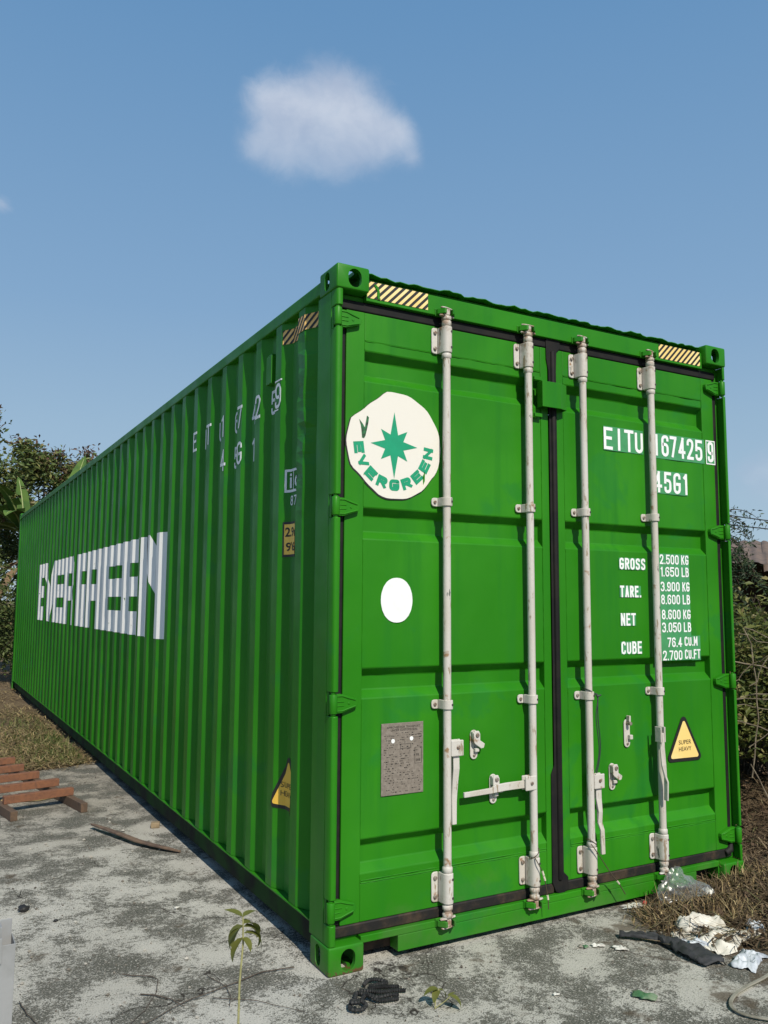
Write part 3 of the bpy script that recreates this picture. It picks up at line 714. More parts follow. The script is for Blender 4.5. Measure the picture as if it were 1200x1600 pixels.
# handle retainers on the door faces
def retainer(x, z0, z1, par, up=False):
    mb = MB(); h = z1-z0; cz = (z0+z1)/2
    mb.prism(capsule(x, cz, 0.040, h, 6), PY-0.008, PY-0.0025, 1)
    if not up:
        hk = [(x-0.018, z1-0.012), (x-0.010, z1-0.002), (x+0.010, z1-0.002), (x+0.017, z1-0.016), (x+0.017, z1-0.044), (x+0.030, z1-0.052), (x+0.042, z1-0.060), (x+0.036, z1-0.078), (x+0.022, z1-0.080), (x-0.012, z1-0.058), (x-0.018, z1-0.050)]
        mb.prism(hk, PY-0.034, PY-0.026, 1); mb.box((x-0.018, PY-0.0258, z1-0.045), (x+0.016, PY-0.0082, z1-0.006))
        mb.box((x-0.004, PY-0.024, z0+0.034), (x+0.018, PY-0.0082, z0+0.050))
    else:
        mb.box((x-0.006, PY-0.030, z1-0.012), (x+0.006, PY-0.0082, z1+0.018)); mb.box((x+0.002, PY-0.026, z0+0.040), (x+0.022, PY-0.0082, z0+0.062))
    o = mb.build('handle_retainer', WHITE, par, bevel=0.003)
    q = MB(); q.disc_y(x, z1-0.020, 0.0095, PY-0.040 if not up else PY-0.036, PY-0.034 if not up else PY-0.008, 10); q.build('bolt', BOLT, par, bevel=0.002)
    q = MB(); q.disc_y(x, z0+0.018, 0.007, PY-0.013, PY-0.008, 8); q.build('bolt', BOLT, par, bevel=0.002)
retainer(0.728, 0.764, 0.893, DL); retainer(0.832, 0.562, 0.692, DL)
retainer(1.659, 0.745, 0.884, DR, up=True); retainer(1.553, 0.549, 0.678, DR)

# lock box over the centre joint with its bracket on the left door
mb = MB(); mb.box((1.040, 0.030, 2.358), (1.052, PY-0.0022, 2.552)); mb.box((1.0525, 0.040, 2.352), (1.083, PY-0.0022, 2.560)); mb.box((1.0832, 0.028, 2.538), (1.130, 0.040, 2.556)); mb.box((1.0832, 0.028, 2.356), (1.130, 0.040, 2.374))
for zz in np.arange(2.37, 2.55, 0.014): mb.disc_y(1.046, zz, 0.004, 0.027, 0.031, 6)
mb.build('lock_box_bracket', GREEN, DL, bevel=0.002)
mb = MB()
lb = [(1.108, -0.002), (1.222, -0.002), (1.276, 0.018), (1.276, PY-0.0025), (1.272, PY-0.0025), (1.272, 0.021), (1.221, 0.003), (1.112, 0.003), (1.112, 0.040), (1.108, 0.040)]
mb.prism(lb, 2.402, 2.530, 2); mb.box((1.113, 0.0035, 2.524), (1.2215, 0.040, 2.529))
mb.build('lock_box', GREEN, DR, bevel=0.003)

# ---- stickers and lettering on the doors
def sticker_circle():
    cx, cz = pp(0.285, 2.129, PY); r = 0.237; mb = MB()
    pts = []
    for kk in range(72):
        a = 2*math.pi*kk/72; c_, s_ = math.cos(a), math.sin(a); rr = r
        # edges lifted or trimmed: flattened upper left and lower left
        for ang, cut in ((R(128), 0.212), (R(228), 0.222), (R(318), 0.232)):
            d = c_*math.cos(ang)+s_*math.sin(ang)
            if d > 0.01: rr = min(rr, cut/d)
        rr += 0.0016*math.sin(kk*5.1)
        pts.append((cx+rr*c_, cz+rr*s_))
    mb.prism(pts, PY-0.0042, PY-0.003, 1)
    st = mb.build('round_sticker', STICKER, DL)
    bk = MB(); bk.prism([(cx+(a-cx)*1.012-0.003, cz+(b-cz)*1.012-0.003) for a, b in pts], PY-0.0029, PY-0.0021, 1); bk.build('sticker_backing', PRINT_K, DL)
    em = MB(); sp = []
    for kk in range(16):
        a = math.pi/2-kk*math.pi/8
        L = (0.148 if kk % 8 == 0 else 0.118) if kk % 4 == 0 else (0.094 if kk % 2 == 0 else 0.050)
        sp.append((L*math.cos(a), L*math.sin(a)))
    y = PY-0.0052; ex, ez = cx-0.004, cz
    em.add([(ex, y, ez)]+[(ex+a, y, ez+b) for a, b in sp], [(0, 1+i, 1+(i+1) % 16) for i in range(16)])
    em.build('star_emblem', PRINT_TEAL, DL)
    for kk, ch in enumerate('EVERGREEN'):
        a = R(188+kk*20.6); rad = 0.176; w2, h2 = 0.051, 0.050; tx = MB()
        V, F, I = stroke_glyph(ch, w2, h2, 0.0155, 0.010)
        px, pz = ex+rad*math.cos(a), ez+rad*math.sin(a); t = a+math.pi/2; vs = []
        for (u, v), si in zip(V, I):
            lx, lz = u-w2/2, v-h2/2; vs.append((px+lx*math.cos(t)-lz*math.sin(t), y-0.0002*si, pz+lx*math.sin(t)+lz*math.cos(t)))
        tx.add(vs, F); tx.build('emblem_letter', PRINT_TEAL, DL)
    tr = MB()   # torn patch where the paint shows through
    def P(px, py): return pp(0.285+(px-616.6)/308, 2.129-(py-697-(px-616.6)*0.10)/387, PY)
    tq = [P(*q) for q in [(562.5, 654), (568, 662), (571, 668), (573, 655), (574, 648), (577, 651), (576, 661), (574, 672), (572, 682), (570, 686), (567, 685), (566, 672), (565, 664)]]
    tr.add([(a, y, b) for a, b in tq], [(0, 1, 12), (1, 2, 11), (1, 11, 12), (2, 3, 7), (3, 4, 5), (3, 5, 6), (3, 6, 7), (2, 7, 11), (7, 8, 10), (7, 10, 11), (8, 9, 10)])
    tr.build('torn_patch', simple('torn_green', (0.02, 0.15, 0.05), 0.6, scale=60, col2=(0.012, 0.03, 0.015)), DL)
    tr = MB(); tr.add([(pp(a, b, PY)[0], y, pp(a, b, PY)[1]) for a, b in [(0.425, 2.005), (0.437, 2.03), (0.436, 1.985), (0.428, 1.967)]], [(0, 1, 2, 3)]); tr.build('torn_patch', GREEN, DL)
sticker_circle()
mb = MB(); cx, cz = pp(0.298, 1.4655, PY)
mb.prism([(cx+0.0785*(1+.012*math.sin(k*3.3))*math.copysign(abs(math.cos(2*math.pi*k/40))**0.9, math.cos(2*math.pi*k/40)), cz+0.096*math.sin(2*math.pi*k/40)) for k in range(40)], PY-0.004, PY-0.0026, 1)
mb.build('oval_sticker', PRINT_W, DL)
# data plate
mb = MB(); a0, c0 = pp(0.227, 0.665, PY); a1, c1 = pp(0.430, 0.956, PY)
mb.box((a0, PY-0.005, c0), (a1, PY-0.0025, c1)); pl = mb.build('data_plate', PLATE, DL, bevel=0.001)
mb = MB(); y = PY-0.0056; pw = a1-a0; ph = c1-c0
put_text(mb, 'APPROVED FOR TRANSPORT', a0+0.12*pw, a1-0.08*pw, c1-0.075*ph, c1-0.045*ph, y, 0.0)
put_text(mb, 'UNDER CUSTOMS SEAL', a0+0.22*pw, a1-0.14*pw, c1-0.115*ph, c1-0.085*ph, y, 0.0)
put_text(mb, 'FR', a0+0.83*pw, a0+0.90*pw, c1-0.485*ph, c1-0.45*ph, y, 0.0); put_text(mb, '008', a0+0.82*pw, a0+0.92*pw, c1-0.56*ph, c1-0.525*ph, y, 0.0)
def dash(u0, u1, v, t=0.010): mb.add([(a0+u0*pw, y, c1-(v+t)*ph), (a0+u1*pw, y, c1-(v+t)*ph), (a0+u1*pw, y, c1-v*ph), (a0+u0*pw, y, c1-v*ph)], [(0, 1, 2, 3)])
rp = random.Random(3)
for row in range(26):
    v = 0.14+row*0.0325
    for u0, u1, p in ((0.06, 0.30, .75), (0.32, 0.40, .6), (0.43, 0.68, .7), (0.72, 0.96, .55 if row > 16 or row < 8 else .1)):
        u = u0
        while u < u1:
            L = rp.uniform(.012, .045)
            if rp.random() < p*0.62: dash(u, min(u+L, u1), v+rp.uniform(-.003, .003), rp.choice((.006, .009, .012)))
            u += L+rp.uniform(.008, .02)
for (u0, u1, v0, v1) in ((0.79, 0.95, 0.36, 0.585), (0.45, 0.69, 0.30, 0.36), (0.70, 0.94, 0.175, 0.215)):
    for vv in (v0, v1): dash(u0, u1, vv, 0.004)
    for uu in (u0, u1): mb.add([(a0+uu*pw, y, c1-v1*ph), (a0+(uu+.008)*pw, y, c1-v1*ph), (a0+(uu+.008)*pw, y, c1-v0*ph), (a0+uu*pw, y, c1-v0*ph)], [(0, 1, 2, 3)])
tag(mb.build('plate_lettering', PRINT_K, pl), kind='stuff')
for u_, v_ in ((0.27, 0.25), (0.71, 0.232)): mb = MB(); mb.disc_y(a0+u_*pw, c1-v_*ph, 0.0095, y-.0008, y-.0002, 7); mb.build('paint_spot', PRINT_W, pl)
# warning triangles
def rtri(pts, inset, r, n=5):
    P = [Vector(p) for p in pts]; c = sum(P, Vector((0, 0)))/3; out = []
    L = []
    for i in range(3):
        a, b = P[i], P[(i+1) % 3]; nrm = Vector((-(b-a).y, (b-a).x)).normalized()
        if nrm.dot(c-a) < 0: nrm = -nrm
        L.append((a+nrm*(inset+r), (b-a).normalized(), nrm))
    def inter(l1, l2):
        (p, d, _), (q, e, _) = l1, l2; den = d.x*e.y-d.y*e.x; t = ((q.x-p.x)*e.y-(q.y-p.y)*e.x)/den; return p+d*t
    for i in range(3):
        q = inter(L[i-1], L[i]); n0, n1 = -L[i-1][2], -L[i][2]
        a0_ = math.atan2(n0.y, n0.x); a1_ = math.atan2(n1.y, n1.x)
        d = (a1_-a0_+math.pi) % (2*math.pi)-math.pi
        for k in range(n+1): a = a0_+d*k/n; out.append((q.x+r*math.cos(a), q.y+r*math.sin(a)))
    return out
T3 = [pp(2.005, 0.905, PY), pp(1.872, 0.660, PY), pp(2.141, 0.656, PY)]
mb = MB(); mb.prism(rtri(T3, 0.0, 0.022), PY-0.004, PY-0.0026, 1); tri = mb.build('warning_triangle', PRINT_K, DR)
mb = MB(); mb.prism(rtri(T3, 0.017, 0.010), PY-0.0052, PY-0.0045, 1); mb.build('triangle_face', YELLOW, tri)
mb = MB(); tx, tz = pp(2.008, 0.745, PY); put_text(mb, 'SUPER', tx-0.046, tx+0.046, tz-0.002, tz+0.020, PY-0.0062, 0.0); tag(mb.build('triangle_lettering', PRINT_K, tri), kind='stuff')
mb = MB(); put_text(mb, 'HEAVY', tx-0.046, tx+0.046, tz-0.036, tz-0.014, PY-0.0062, 0.0); tag(mb.build('triangle_lettering', PRINT_K, tri), kind='stuff')
# numbers on the right door
K = PY/3.0985
yf, yt = PY-0.0032, PY-0.0044
def F_(x0, z0, x1, z1):
    x0, z0 = pp(x0, z0, PY); x1, z1 = pp(x1, z1, PY); f = MB(); f.add([(x0, yf, z0), (x1, yf, z0), (x1, yf, z1), (x0, yf, z1)], [(0, 1, 2, 3)]); f.build('marking_film', FILM, DR)
def T_(s, x0, z0, x1, z1, sw=0.0155):
    x0, z0 = pp(x0, z0, PY); x1, z1 = pp(x1, z1, PY); put_word('painted_character', s, x0, x1, z0, z1, yt, PRINT_W, DR, sw)
F_(1.495, 2.226, 1.770, 2.349); F_(1.835, 2.217, 2.232, 2.350); F_(2.243, 2.217, 2.316, 2.350)
for s, a, b in (('E', 1.496, 1.556), ('I', 1.592, 1.608), ('T', 1.641, 1.698), ('U', 1.711, 1.768), ('1', 1.842, 1.875), ('6', 1.903, 1.956), ('7', 1.966, 2.016), ('4', 2.030, 2.080), ('2', 2.094, 2.146), ('5', 2.160, 2.214), ('9', 2.257, 2.304)):
    T_(s, a, 2.230, b, 2.344, 0.0165)
bx_ = MB()
for (a, b, c, d) in ((2.243, 2.217, 2.249, 2.350), (2.310, 2.217, 2.316, 2.350), (2.249, 2.217, 2.310, 2.223), (2.249, 2.344, 2.310, 2.350)):
    a, b = pp(a, b, PY); c, d = pp(c, d, PY); bx_.add([(a, yt, b), (c, yt, b), (c, yt, d), (a, yt, d)], [(0, 1, 2, 3)])
bx_.build('check_digit_frame', PRINT_W, DR)
F_(1.835, 2.031, 2.090, 2.152)
for s, a, b in (('4', 1.838, 1.896), ('5', 1.915, 1.968), ('G', 1.984, 2.038), ('1', 2.054, 2.088)): T_(s, a, 2.036, b, 2.148, 0.0165)
for s, a, b, c, d in (('GROSS', 1.583, 1.628, 1.761, 1.686), ('TARE.', 1.584, 1.489, 1.724, 1.547), ('NET', 1.584, 1.348, 1.684, 1.410), ('CUBE', 1.583, 1.208, 1.722, 1.270)):
    F_(a-.003, b, c+.003, d); T_(s, a, b, c, d, 0.0105)
F_(1.835, 1.168, 2.083, 1.716); F_(2.0835, 1.166, 2.150, 1.292)
for s, a, b, c, d in (('2.500', 1.866, 1.662, 2.005, 1.712), ('KG', 2.024, 1.662, 2.078, 1.712), ('1.650', 1.868, 1.598, 2.004, 1.648), ('LB', 2.024, 1.598, 2.077, 1.648),
    ('3.900', 1.868, 1.522, 2.006, 1.571), ('KG', 2.026, 1.522, 2.080, 1.571), ('8.600', 1.868, 1.455, 2.006, 1.505), ('LB', 2.026, 1.455, 2.080, 1.505),
    ('8.600', 1.870, 1.378, 2.007, 1.428), ('KG', 2.026, 1.378, 2.081, 1.428), ('3.050', 1.870, 1.312, 2.008, 1.362), ('LB', 2.028, 1.312, 2.082, 1.362),
    ('76.4', 1.905, 1.236, 2.010, 1.285), ('CU.M', 2.030, 1.240, 2.126, 1.288), ('2.700', 1.870, 1.170, 2.011, 1.219), ('CU.FT', 2.030, 1.173, 2.145, 1.222)):
    T_(s, a, b, c, d, 0.0080)

# hazard tape on the header
def tape(x0, x1, z0, z1, y, par, first=0.02):
    mb = MB(); mb.add([(x0, y, z0), (x1, y, z0), (x1, y, z1), (x0, y, z1)], [(0, 1, 2, 3)])
    t = mb.build('hazard_tape', YELLOW, par); h = z1-z0; p = 0.0355; x = x0-h
    while x < x1:
        poly = [(x, z0), (x+p*0.48, z0), (x+p*0.48+h, z1), (x+h, z1)]
        cl = clip(clip(poly, 0, x0, True), 0, x1, False)
        if len(cl) > 2: st = MB(); st.add([(a, y-0.0008, b) for a, b in cl], [tuple(range(len(cl)))]); st.build('black_stripe', PRINT_K, t)
        x += p
    return t
def clip(poly, ax, v, keep_gt):
    out = []
    for i in range(len(poly)):
        a, b = poly[i-1], poly[i]; ia = (a[ax] >= v) == keep_gt or a[ax] == v; ib = (b[ax] >= v) == keep_gt or b[ax] == v
        if ia != ib:
            t = (v-a[ax])/(b[ax]-a[ax]); out.append(tuple(a[j]+t*(b[j]-a[j]) for j in range(2)))
        if ib: out.append(b)
    return out
tp = tape(CW+0.004, 0.474, 2.777, 2.852, HY-0.0015, CT); tape(1.942, 2.262, 2.775, 2.853, HY-0.0015, CT)
mb = MB(); mb.prism([(0.193, 2.838), (0.203, 2.842), (0.215, 2.830), (0.222, 2.812), (0.221, 2.790), (0.227, 2.778), (0.213, 2.778), (0.209, 2.795), (0.210, 2.815)], HY-0.006, HY-0.003, 1); mb.build('torn_patch', GREEN, tp)

# ---- lettering that follows the corrugated side
def drape(mb, polys, off=0.0022):
    for poly in polys:
        lo = min(p[0] for p in poly); hi = max(p[0] for p in poly)
        br = [lo]+[b for b in YB if lo < b < hi]+[hi]
        for a, b in zip(br[:-1], br[1:]):
            c = clip(clip(poly, 0, a, True), 0, b, False)
            if len(c) < 3: continue
            mid = (a+b)/2; eps = 1e-5; out = []
            for y, z in c:
                yy = min(max(y, a+eps), b-eps); out.append((SX+cdepth(yy)-off, y, z))
            mb.add(out, [tuple(range(len(out)))])
def rect(y0, z0, y1, z1): return [(y0, z0), (y1, z0), (y1, z1), (y0, z1)]
Zb, Zt = 1.192, 1.940
def L_E(y0, y1): # y0 = left in the picture (far), y1 = near
    s = 0.205; return [rect(y1, Zt-.185, y0-s, Zt), rect(y1, 1.49, y0-s, 1.645), rect(y1, Zb, y0-s, Zb+.182), rect(y0-s, Zb, y0, Zt)]
def L_V(y0, y1):
    return [[(8.80, Zt), (8.52, Zt), (8.16, Zb), (8.41, Zb)], [(8.10, Zt), (7.96, Zt), (8.158, Zb), (8.235, 1.36)]]
def L_R(y0, y1):
    s = 0.19; return [rect(y0-s, Zb, y0, Zt), rect(y1+s, Zt-.185, y0-s, Zt), rect(y1+s, 1.455, y0-s, 1.613), [(y1+s, Zt), (y1+.05, Zt), (y1, Zt-.07), (y1, 1.62), (y1+.05, 1.56), (y1+s, 1.56)], [(y1+s, 1.56), (y1+.05, 1.56), (y1, 1.46), (y1, Zb), (y1+s, Zb)]]
def L_G(y0, y1):
    s = 0.20; return [rect(y0-s, Zb, y0, Zt), rect(y1, Zt-.185, y0-s, Zt), rect(y1, Zb, y0-s, Zb+.18), rect(y1, Zb+.18, y1+.22, 1.62)]
def L_N(y0, y1):
    s = 0.235; return [rect(y0-s, Zb, y0, Zt), rect(y1, Zb, y1+s+.04, Zt), [(y0-s+.03, Zt), (y0-s-.05, Zt), (y1+s, 1.68), (y1+s, 1.32), (y0-s, 1.66)]]
for ch, fn, a, b in (('E', L_E, 9.33, 8.81), ('V', L_V, 8.66, 7.96), ('E', L_E, 7.93, 7.14), ('R', L_R, 7.09, 6.468), ('G', L_G, 6.30, 5.74), ('R', L_R, 5.66, 4.96), ('E', L_E, 4.93, 4.13), ('E', L_E, 4.08, 3.47), ('N', L_N, 3.42, 2.69)):
    mb = MB(); drape(mb, fn(a, b)); mb.build('painted_letter', SIDE_WHITE, SW)
def drape_text(mb, txt, y0, y1, z0, z1, bold=0.015):
    V, F = glyph(txt, bold); q = [(y0+(y1-y0)*u, z0+(z1-z0)*v) for u, v in V]
    drape(mb, [[q[i] for i in f] for f in F])
def drape_char(name, ch, y, wd, z0, z1, sw=0.0165):
    V, F, I = stroke_glyph(ch, wd, z1-z0, sw); mb = MB()
    for si in set(I):
        q = [(y-u, z0+v) for u, v in V]; drape(mb, [[q[i] for i in f] for f in F if I[f[0]] == si], 0.0022+0.0002*si)
    mb.build(name, PRINT_W, SW)
for i, ch in enumerate('EITU1674259'):
    drape_char('painted_character', ch, 2.090-i*0.139, 0.022 if ch == 'I' else (0.045 if ch == '1' else 0.070), 2.395, 2.520)
mb = MB()
for a, b, c, d in ((0.714, 2.385, 0.706, 2.535), (0.714, 2.528, 0.625, 2.536), (0.714, 2.383, 0.655, 2.390)): drape(mb, [[(a, b), (c, b), (c, d), (a, d)]])
mb.build('check_digit_frame', PRINT_W, SW)
for i, ch in enumerate('45G1'): drape_char('painted_character', ch, 1.530-i*0.139, 0.045 if ch == '1' else 0.070, 2.195, 2.320)
mb = MB(); ya, yb_ = 0.600, 0.440; za, zb = 1.972, 2.083
for p in (rect(ya-.012, za, ya, zb), rect(yb_, zb-.012, ya-.012, zb), rect(yb_, za, ya-.012, za+.012), rect(0.533, za+.012, 0.539, zb-.012)): drape(mb, [p])
drape_text(mb, 'i', 0.572, 0.555, za+.020, zb-.020); drape_text(mb, 'c', 0.522, 0.470, za+.022, zb-.034); mb.build('inspection_mark', PRINT_W, SW)
drape_char('painted_character', '8', 0.566, 0.030, 1.908, 1.955, 0.007); drape_char('painted_character', '7', 0.528, 0.030, 1.908, 1.955, 0.007)
mb = MB(); drape(mb, [rect(0.432, 1.665, 0.606, 1.832)], 0.0022); hs = mb.build('height_sticker', PRINT_K, SW)
mb = MB(); drape(mb, [rect(0.432, 1.677, 0.596, 1.820)], 0.0032); mb.build('sticker_face', YELLOW2, hs)
mb = MB(); drape_text(mb, '2.9m', 0.590, 0.475, 1.760, 1.805, 0.02); drape_text(mb, "9'6\"", 0.585, 0.482, 1.692, 1.735, 0.02)
mb2 = MB(); mb2.add([(x-.002, y, z) for x, y, z in mb.v], mb.f); tag(mb2.build('sticker_lettering', PRINT_K, hs), kind='stuff')
T4 = [(0.530, 0.775), (0.668, 0.515), (0.392, 0.515)]
def CL(p): return clip(p, 0, 0.431, True)
mb = MB(); drape(mb, [CL(rtri(T4, 0.0, 0.022))], 0.0022); tr = mb.build('warning_triangle', PRINT_K, SW)
mb = MB(); drape(mb, [CL(rtri(T4, 0.017, 0.010))], 0.0032); mb.build('triangle_face', YELLOW2, tr)
mb = MB(); drape_text(mb, 'SUPER', 0.588, 0.472, 0.612, 0.636, 0.0); drape_text(mb, 'HEAVY', 0.588, 0.472, 0.574, 0.598, 0.0)
mb2 = MB(); mb2.add([(x-.002, y, z) for x, y, z in mb.v], mb.f); tag(mb2.build('triangle_lettering', PRINT_K, tr), kind='stuff')
# tape on the side, below the top rail
mb = MB(); drape(mb, [rect(0.205, 2.700, 0.625, 2.772)]); tp = mb.build('hazard_tape', ORANGE_TAPE, SW)
y = 0.10
while y < 0.64:
    poly = [(y, 2.772), (y+0.017, 2.772), (y+0.017+0.07, 2.700), (y+0.07, 2.700)]
    poly = clip(clip(poly, 0, 0.205, True), 0, 0.625, False)
    if len(poly) > 2: mb = MB(); drape(mb, [poly], 0.0032); mb.build('black_stripe', PRINT_K, tp)
    y += 0.0365
# ventilator boxes on the side
mb = MB(); mb.box((SX+0.002, 0.770, 2.545), (SX+0.0355, 0.842, 2.690)); mb.prism([(0.772, 2.690), (0.840, 2.690), (0.835, 2.700), (0.777, 2.700)], SX+0.006, SX+0.0355, 0); mb.build('ventilator', GREEN, SW, bevel=0.003)

# ================================================================== VEGETATION
def leaf_mat(name, cols, rough=0.55, trans=0.25):
    m = bpy.data.materials.new(name); m.use_nodes = True; nt = m.node_tree; b = nt.nodes['Principled BSDF']
    b.inputs['Roughness'].default_value = rough; b.inputs['Specular IOR Level'].default_value = 0.3
    ge = N(nt, 'ShaderNodeNewGeometry'); cr_ = N(nt, 'ShaderNodeValToRGB'); e = cr_.color_ramp.elements
    while len(e) < len(cols): e.new(0.5)
    for i, (p, c) in enumerate(cols): e[i].position = p; e[i].color = (*c, 1)
    nt.links.new(ge.outputs['Random Per Island'], cr_.inputs[0]); nt.links.new(cr_.outputs[0], b.inputs['Base Color'])
    if trans:
        t = N(nt, 'ShaderNodeBsdfTranslucent'); mx = N(nt, 'ShaderNodeMixShader'); mx.inputs[0].default_value = trans
        nt.links.new(cr_.outputs[0], t.inputs[0]); nt.links.new(b.outputs[0], mx.inputs[1]); nt.links.new(t.outputs[0], mx.inputs[2])
        nt.links.new(mx.outputs[0], nt.nodes['Material Output'].inputs[0])
    return m
TREE_LEAF = leaf_mat('tree_leaf', [(0, (0.07, 0.11, 0.035)), (0.45, (0.12, 0.165, 0.05)), (0.75, (0.19, 0.215, 0.065)), (0.92, (0.24, 0.225, 0.08)), (1, (0.18, 0.13, 0.08))])
POD_LEAF = leaf_mat('rusty_seed_pod', [(0, (0.10, 0.055, 0.040)), (0.6, (0.15, 0.085, 0.06)), (1, (0.09, 0.085, 0.035))])
HEDGE_LEAF = leaf_mat('hedge_leaf', [(0, (0.06, 0.085, 0.022)), (0.4, (0.11, 0.135, 0.034)), (0.75, (0.17, 0.185, 0.05)), (0.93, (0.23, 0.21, 0.08)), (1, (0.17, 0.12, 0.06))])
BUSH_LEAF = leaf_mat('bush_leaf', [(0, (0.05, 0.075, 0.025)), (0.5, (0.085, 0.12, 0.035)), (0.85, (0.14, 0.17, 0.055)), (1, (0.19, 0.16, 0.08))])
FEATHER_LEAF = leaf_mat('feathery_leaf', [(0, (0.03, 0.055, 0.03)), (0.7, (0.05, 0.085, 0.04)), (1, (0.09, 0.11, 0.05))])
STRAW = leaf_mat('straw', [(0, (0.035, 0.022, 0.013)), (0.40, (0.080, 0.054, 0.031)), (0.75, (0.135, 0.095, 0.052)), (0.92, (0.23, 0.175, 0.105)), (1, (0.08, 0.095, 0.03))], 0.8, 0.0)
STRAW_L = leaf_mat('pale_straw', [(0, (0.085, 0.056, 0.028)), (0.35, (0.17, 0.12, 0.058)), (0.72, (0.30, 0.22, 0.105)), (0.9, (0.36, 0.28, 0.15)), (1, (0.12, 0.13, 0.04))], 0.8, 0.0)
GRASS = leaf_mat('green_grass', [(0, (0.05, 0.075, 0.018)), (0.6, (0.10, 0.125, 0.03)), (1, (0.20, 0.17, 0.07))], 0.6, 0.2)
BARK = simple('bark', (0.11, 0.085, 0.062), 0.9, scale=12, bump=0.8, col2=(0.06, 0.047, 0.035))
TWIG = simple('dry_twig', (0.085, 0.062, 0.045), 0.9, scale=30, col2=(0.05, 0.038, 0.028))
VINE = simple('dry_vine', (0.24, 0.20, 0.14), 0.9, scale=20, col2=(0.12, 0.095, 0.065))

def leaves(C, size, up=0.3, aspect=0.45, jit=0.35, droop=0.0):
    # C: leaf centres; one folded diamond leaf for each
    n = len(C); d = RNG.normal(size=(n, 3)); d[:, 2] = d[:, 2]*0.6-droop; d /= np.linalg.norm(d, axis=1)[:, None]
    nn = RNG.normal(size=(n, 3)); nn[:, 2] += up*4; s = np.cross(d, nn); s /= np.linalg.norm(s, axis=1)[:, None]+1e-9
    nrm = np.cross(s, d); L = size*(1+jit*RNG.uniform(-1, 1, n))[:, None]; Wd = L*aspect*0.5
    base = C-d*L*0.5; tip = C+d*L*0.5; a = C+s*Wd+nrm*L*0.09-d*L*0.05; b = C-s*Wd+nrm*L*0.09-d*L*0.05
    V = np.stack([base, a, tip, b], 1).reshape(-1, 3); i = np.arange(n)*4
    F = np.concatenate([np.stack([i, i+1, i+2], 1), np.stack([i, i+2, i+3], 1)])
    return V, F
def blob_points(n, centre, rad, k, spread, shell=0.55):
    c = RNG.normal(size=(k, 3)); c /= np.linalg.norm(c, axis=1)[:, None]; c *= RNG.uniform(shell, 1.0, (k, 1)); c = np.array(centre)+c*np.array(rad)
    w = RNG.uniform(0.4, 1.6, k); w /= w.sum(); idx = RNG.choice(k, n, p=w)
    return c[idx]+RNG.normal(size=(n, 3))*np.array(spread)*RNG.uniform(0.6, 1.3, (k, 1))[idx], c
def tree(name, label, base, h, crown_c, rad, n, k, leaf, size, spread, mat, pods=0, trunk_r=0.12, group=None):
    t = empty(name, base, label, 'tree' if 'tree' in name else 'shrub', group)
    P, c = blob_points(n, crown_c, rad, k, spread); P = P[P[:, 2] > base[2]+0.15]
    V, F = leaves(P, size); o = from_np('crown', V, F, mat, t); o['kind'] = 'stuff'
    if pods:
        top = c[c[:, 2] > crown_c[2]+rad[2]*0.25]; top = top if len(top) else c
        idx = RNG.integers(0, len(top), pods); Q = top[idx]+RNG.normal(size=(pods, 3))*np.array(spread)*np.array([.9, .9, .7])+np.array([0, 0, spread[2]*1.1])
        V, F = leaves(Q, size*1.1, aspect=0.35, droop=0.7); o = from_np('seed_pods', V, F, POD_LEAF, t); o['kind'] = 'stuff'
    mb = MB(); b = Vector(base); top = Vector(crown_c)
    mid = b.lerp(top, 0.5)+Vector((random.uniform(-.1, .1), random.uniform(-.1, .1), 0))*h*0.3
    mb.tube([b-Vector((0, 0, 0.05)), b.lerp(mid, .5), mid, top], [trunk_r, trunk_r*.8, trunk_r*.6, trunk_r*.3], 8)
    mb.build('trunk', BARK, t, smooth=True)
    for ci in c[RNG.permutation(len(c))[:min(len(c), 12)]]:
        m2 = MB(); s0 = b.lerp(mid, random.uniform(.6, 1)) if random.random() < .5 else mid.lerp(top, random.uniform(0, .7)); e_ = Vector(ci)
        m2.tube([s0, s0.lerp(e_, .5)+Vector((0, 0, -0.05*h*0.2)), e_], [trunk_r*.35, trunk_r*.22, trunk_r*.08], 5); m2.build('limb', BARK, t)
    return t
G1 = 'trees beyond the far end of the container'
tree('tall_tree', 'tallest dark tree beyond the container, its top furthest left', (0.5, 24.0, 0), 7, (0.45, 24.0, 4.6), (1.40, 1.6, 2.35), 10500, 44, None, 0.17, (.25, .25, .20), TREE_LEAF, 350, 0.16, G1)
tree('tall_tree', 'tree with rusty seed pods left of the banana leaf tip, second from the left', (1.9, 24.6, 0), 6.4, (1.95, 24.6, 4.35), (1.05, 1.2, 1.80), 8500, 38, None, 0.16, (.23, .23, .19), TREE_LEAF, 800, 0.14, G1)
tree('tall_tree', 'rusty topped tree whose crown runs down behind the roof edge of the container', (3.0, 25.2, 0), 6, (3.55, 25.2, 4.55), (1.35, 1.2, 1.55), 9500, 38, None, 0.16, (.22, .22, .18), TREE_LEAF, 1000, 0.14, G1)
tree('tall_tree', 'broad green tree just out of the left edge beyond the bushes', (-1.9, 23.0, 0), 6.4, (-1.9, 23.0, 4.4), (1.7, 1.6, 1.9), 9000, 34, None, 0.17, (.34, .34, .26), TREE_LEAF, 500, 0.16, G1)
G2 = 'bushes at the far end of the container'
tree('bush', 'leafy green bush against the far corner of the container', (-0.25, 13.5, 0), 2.3, (-0.25, 13.5, 1.15), (0.75, 0.6, 1.0), 5200, 40, None, 0.085, (.15, .15, .13), BUSH_LEAF, 0, 0.05, G2)
tree('bush', 'dark bush behind the leafy green bush under the banana plant', (-0.1, 15.9, 0), 3.3, (-0.1, 15.9, 1.6), (1.2, 0.6, 1.6), 7500, 46, None, 0.10, (.17, .17, .15), BUSH_LEAF, 0, 0.05, G2)
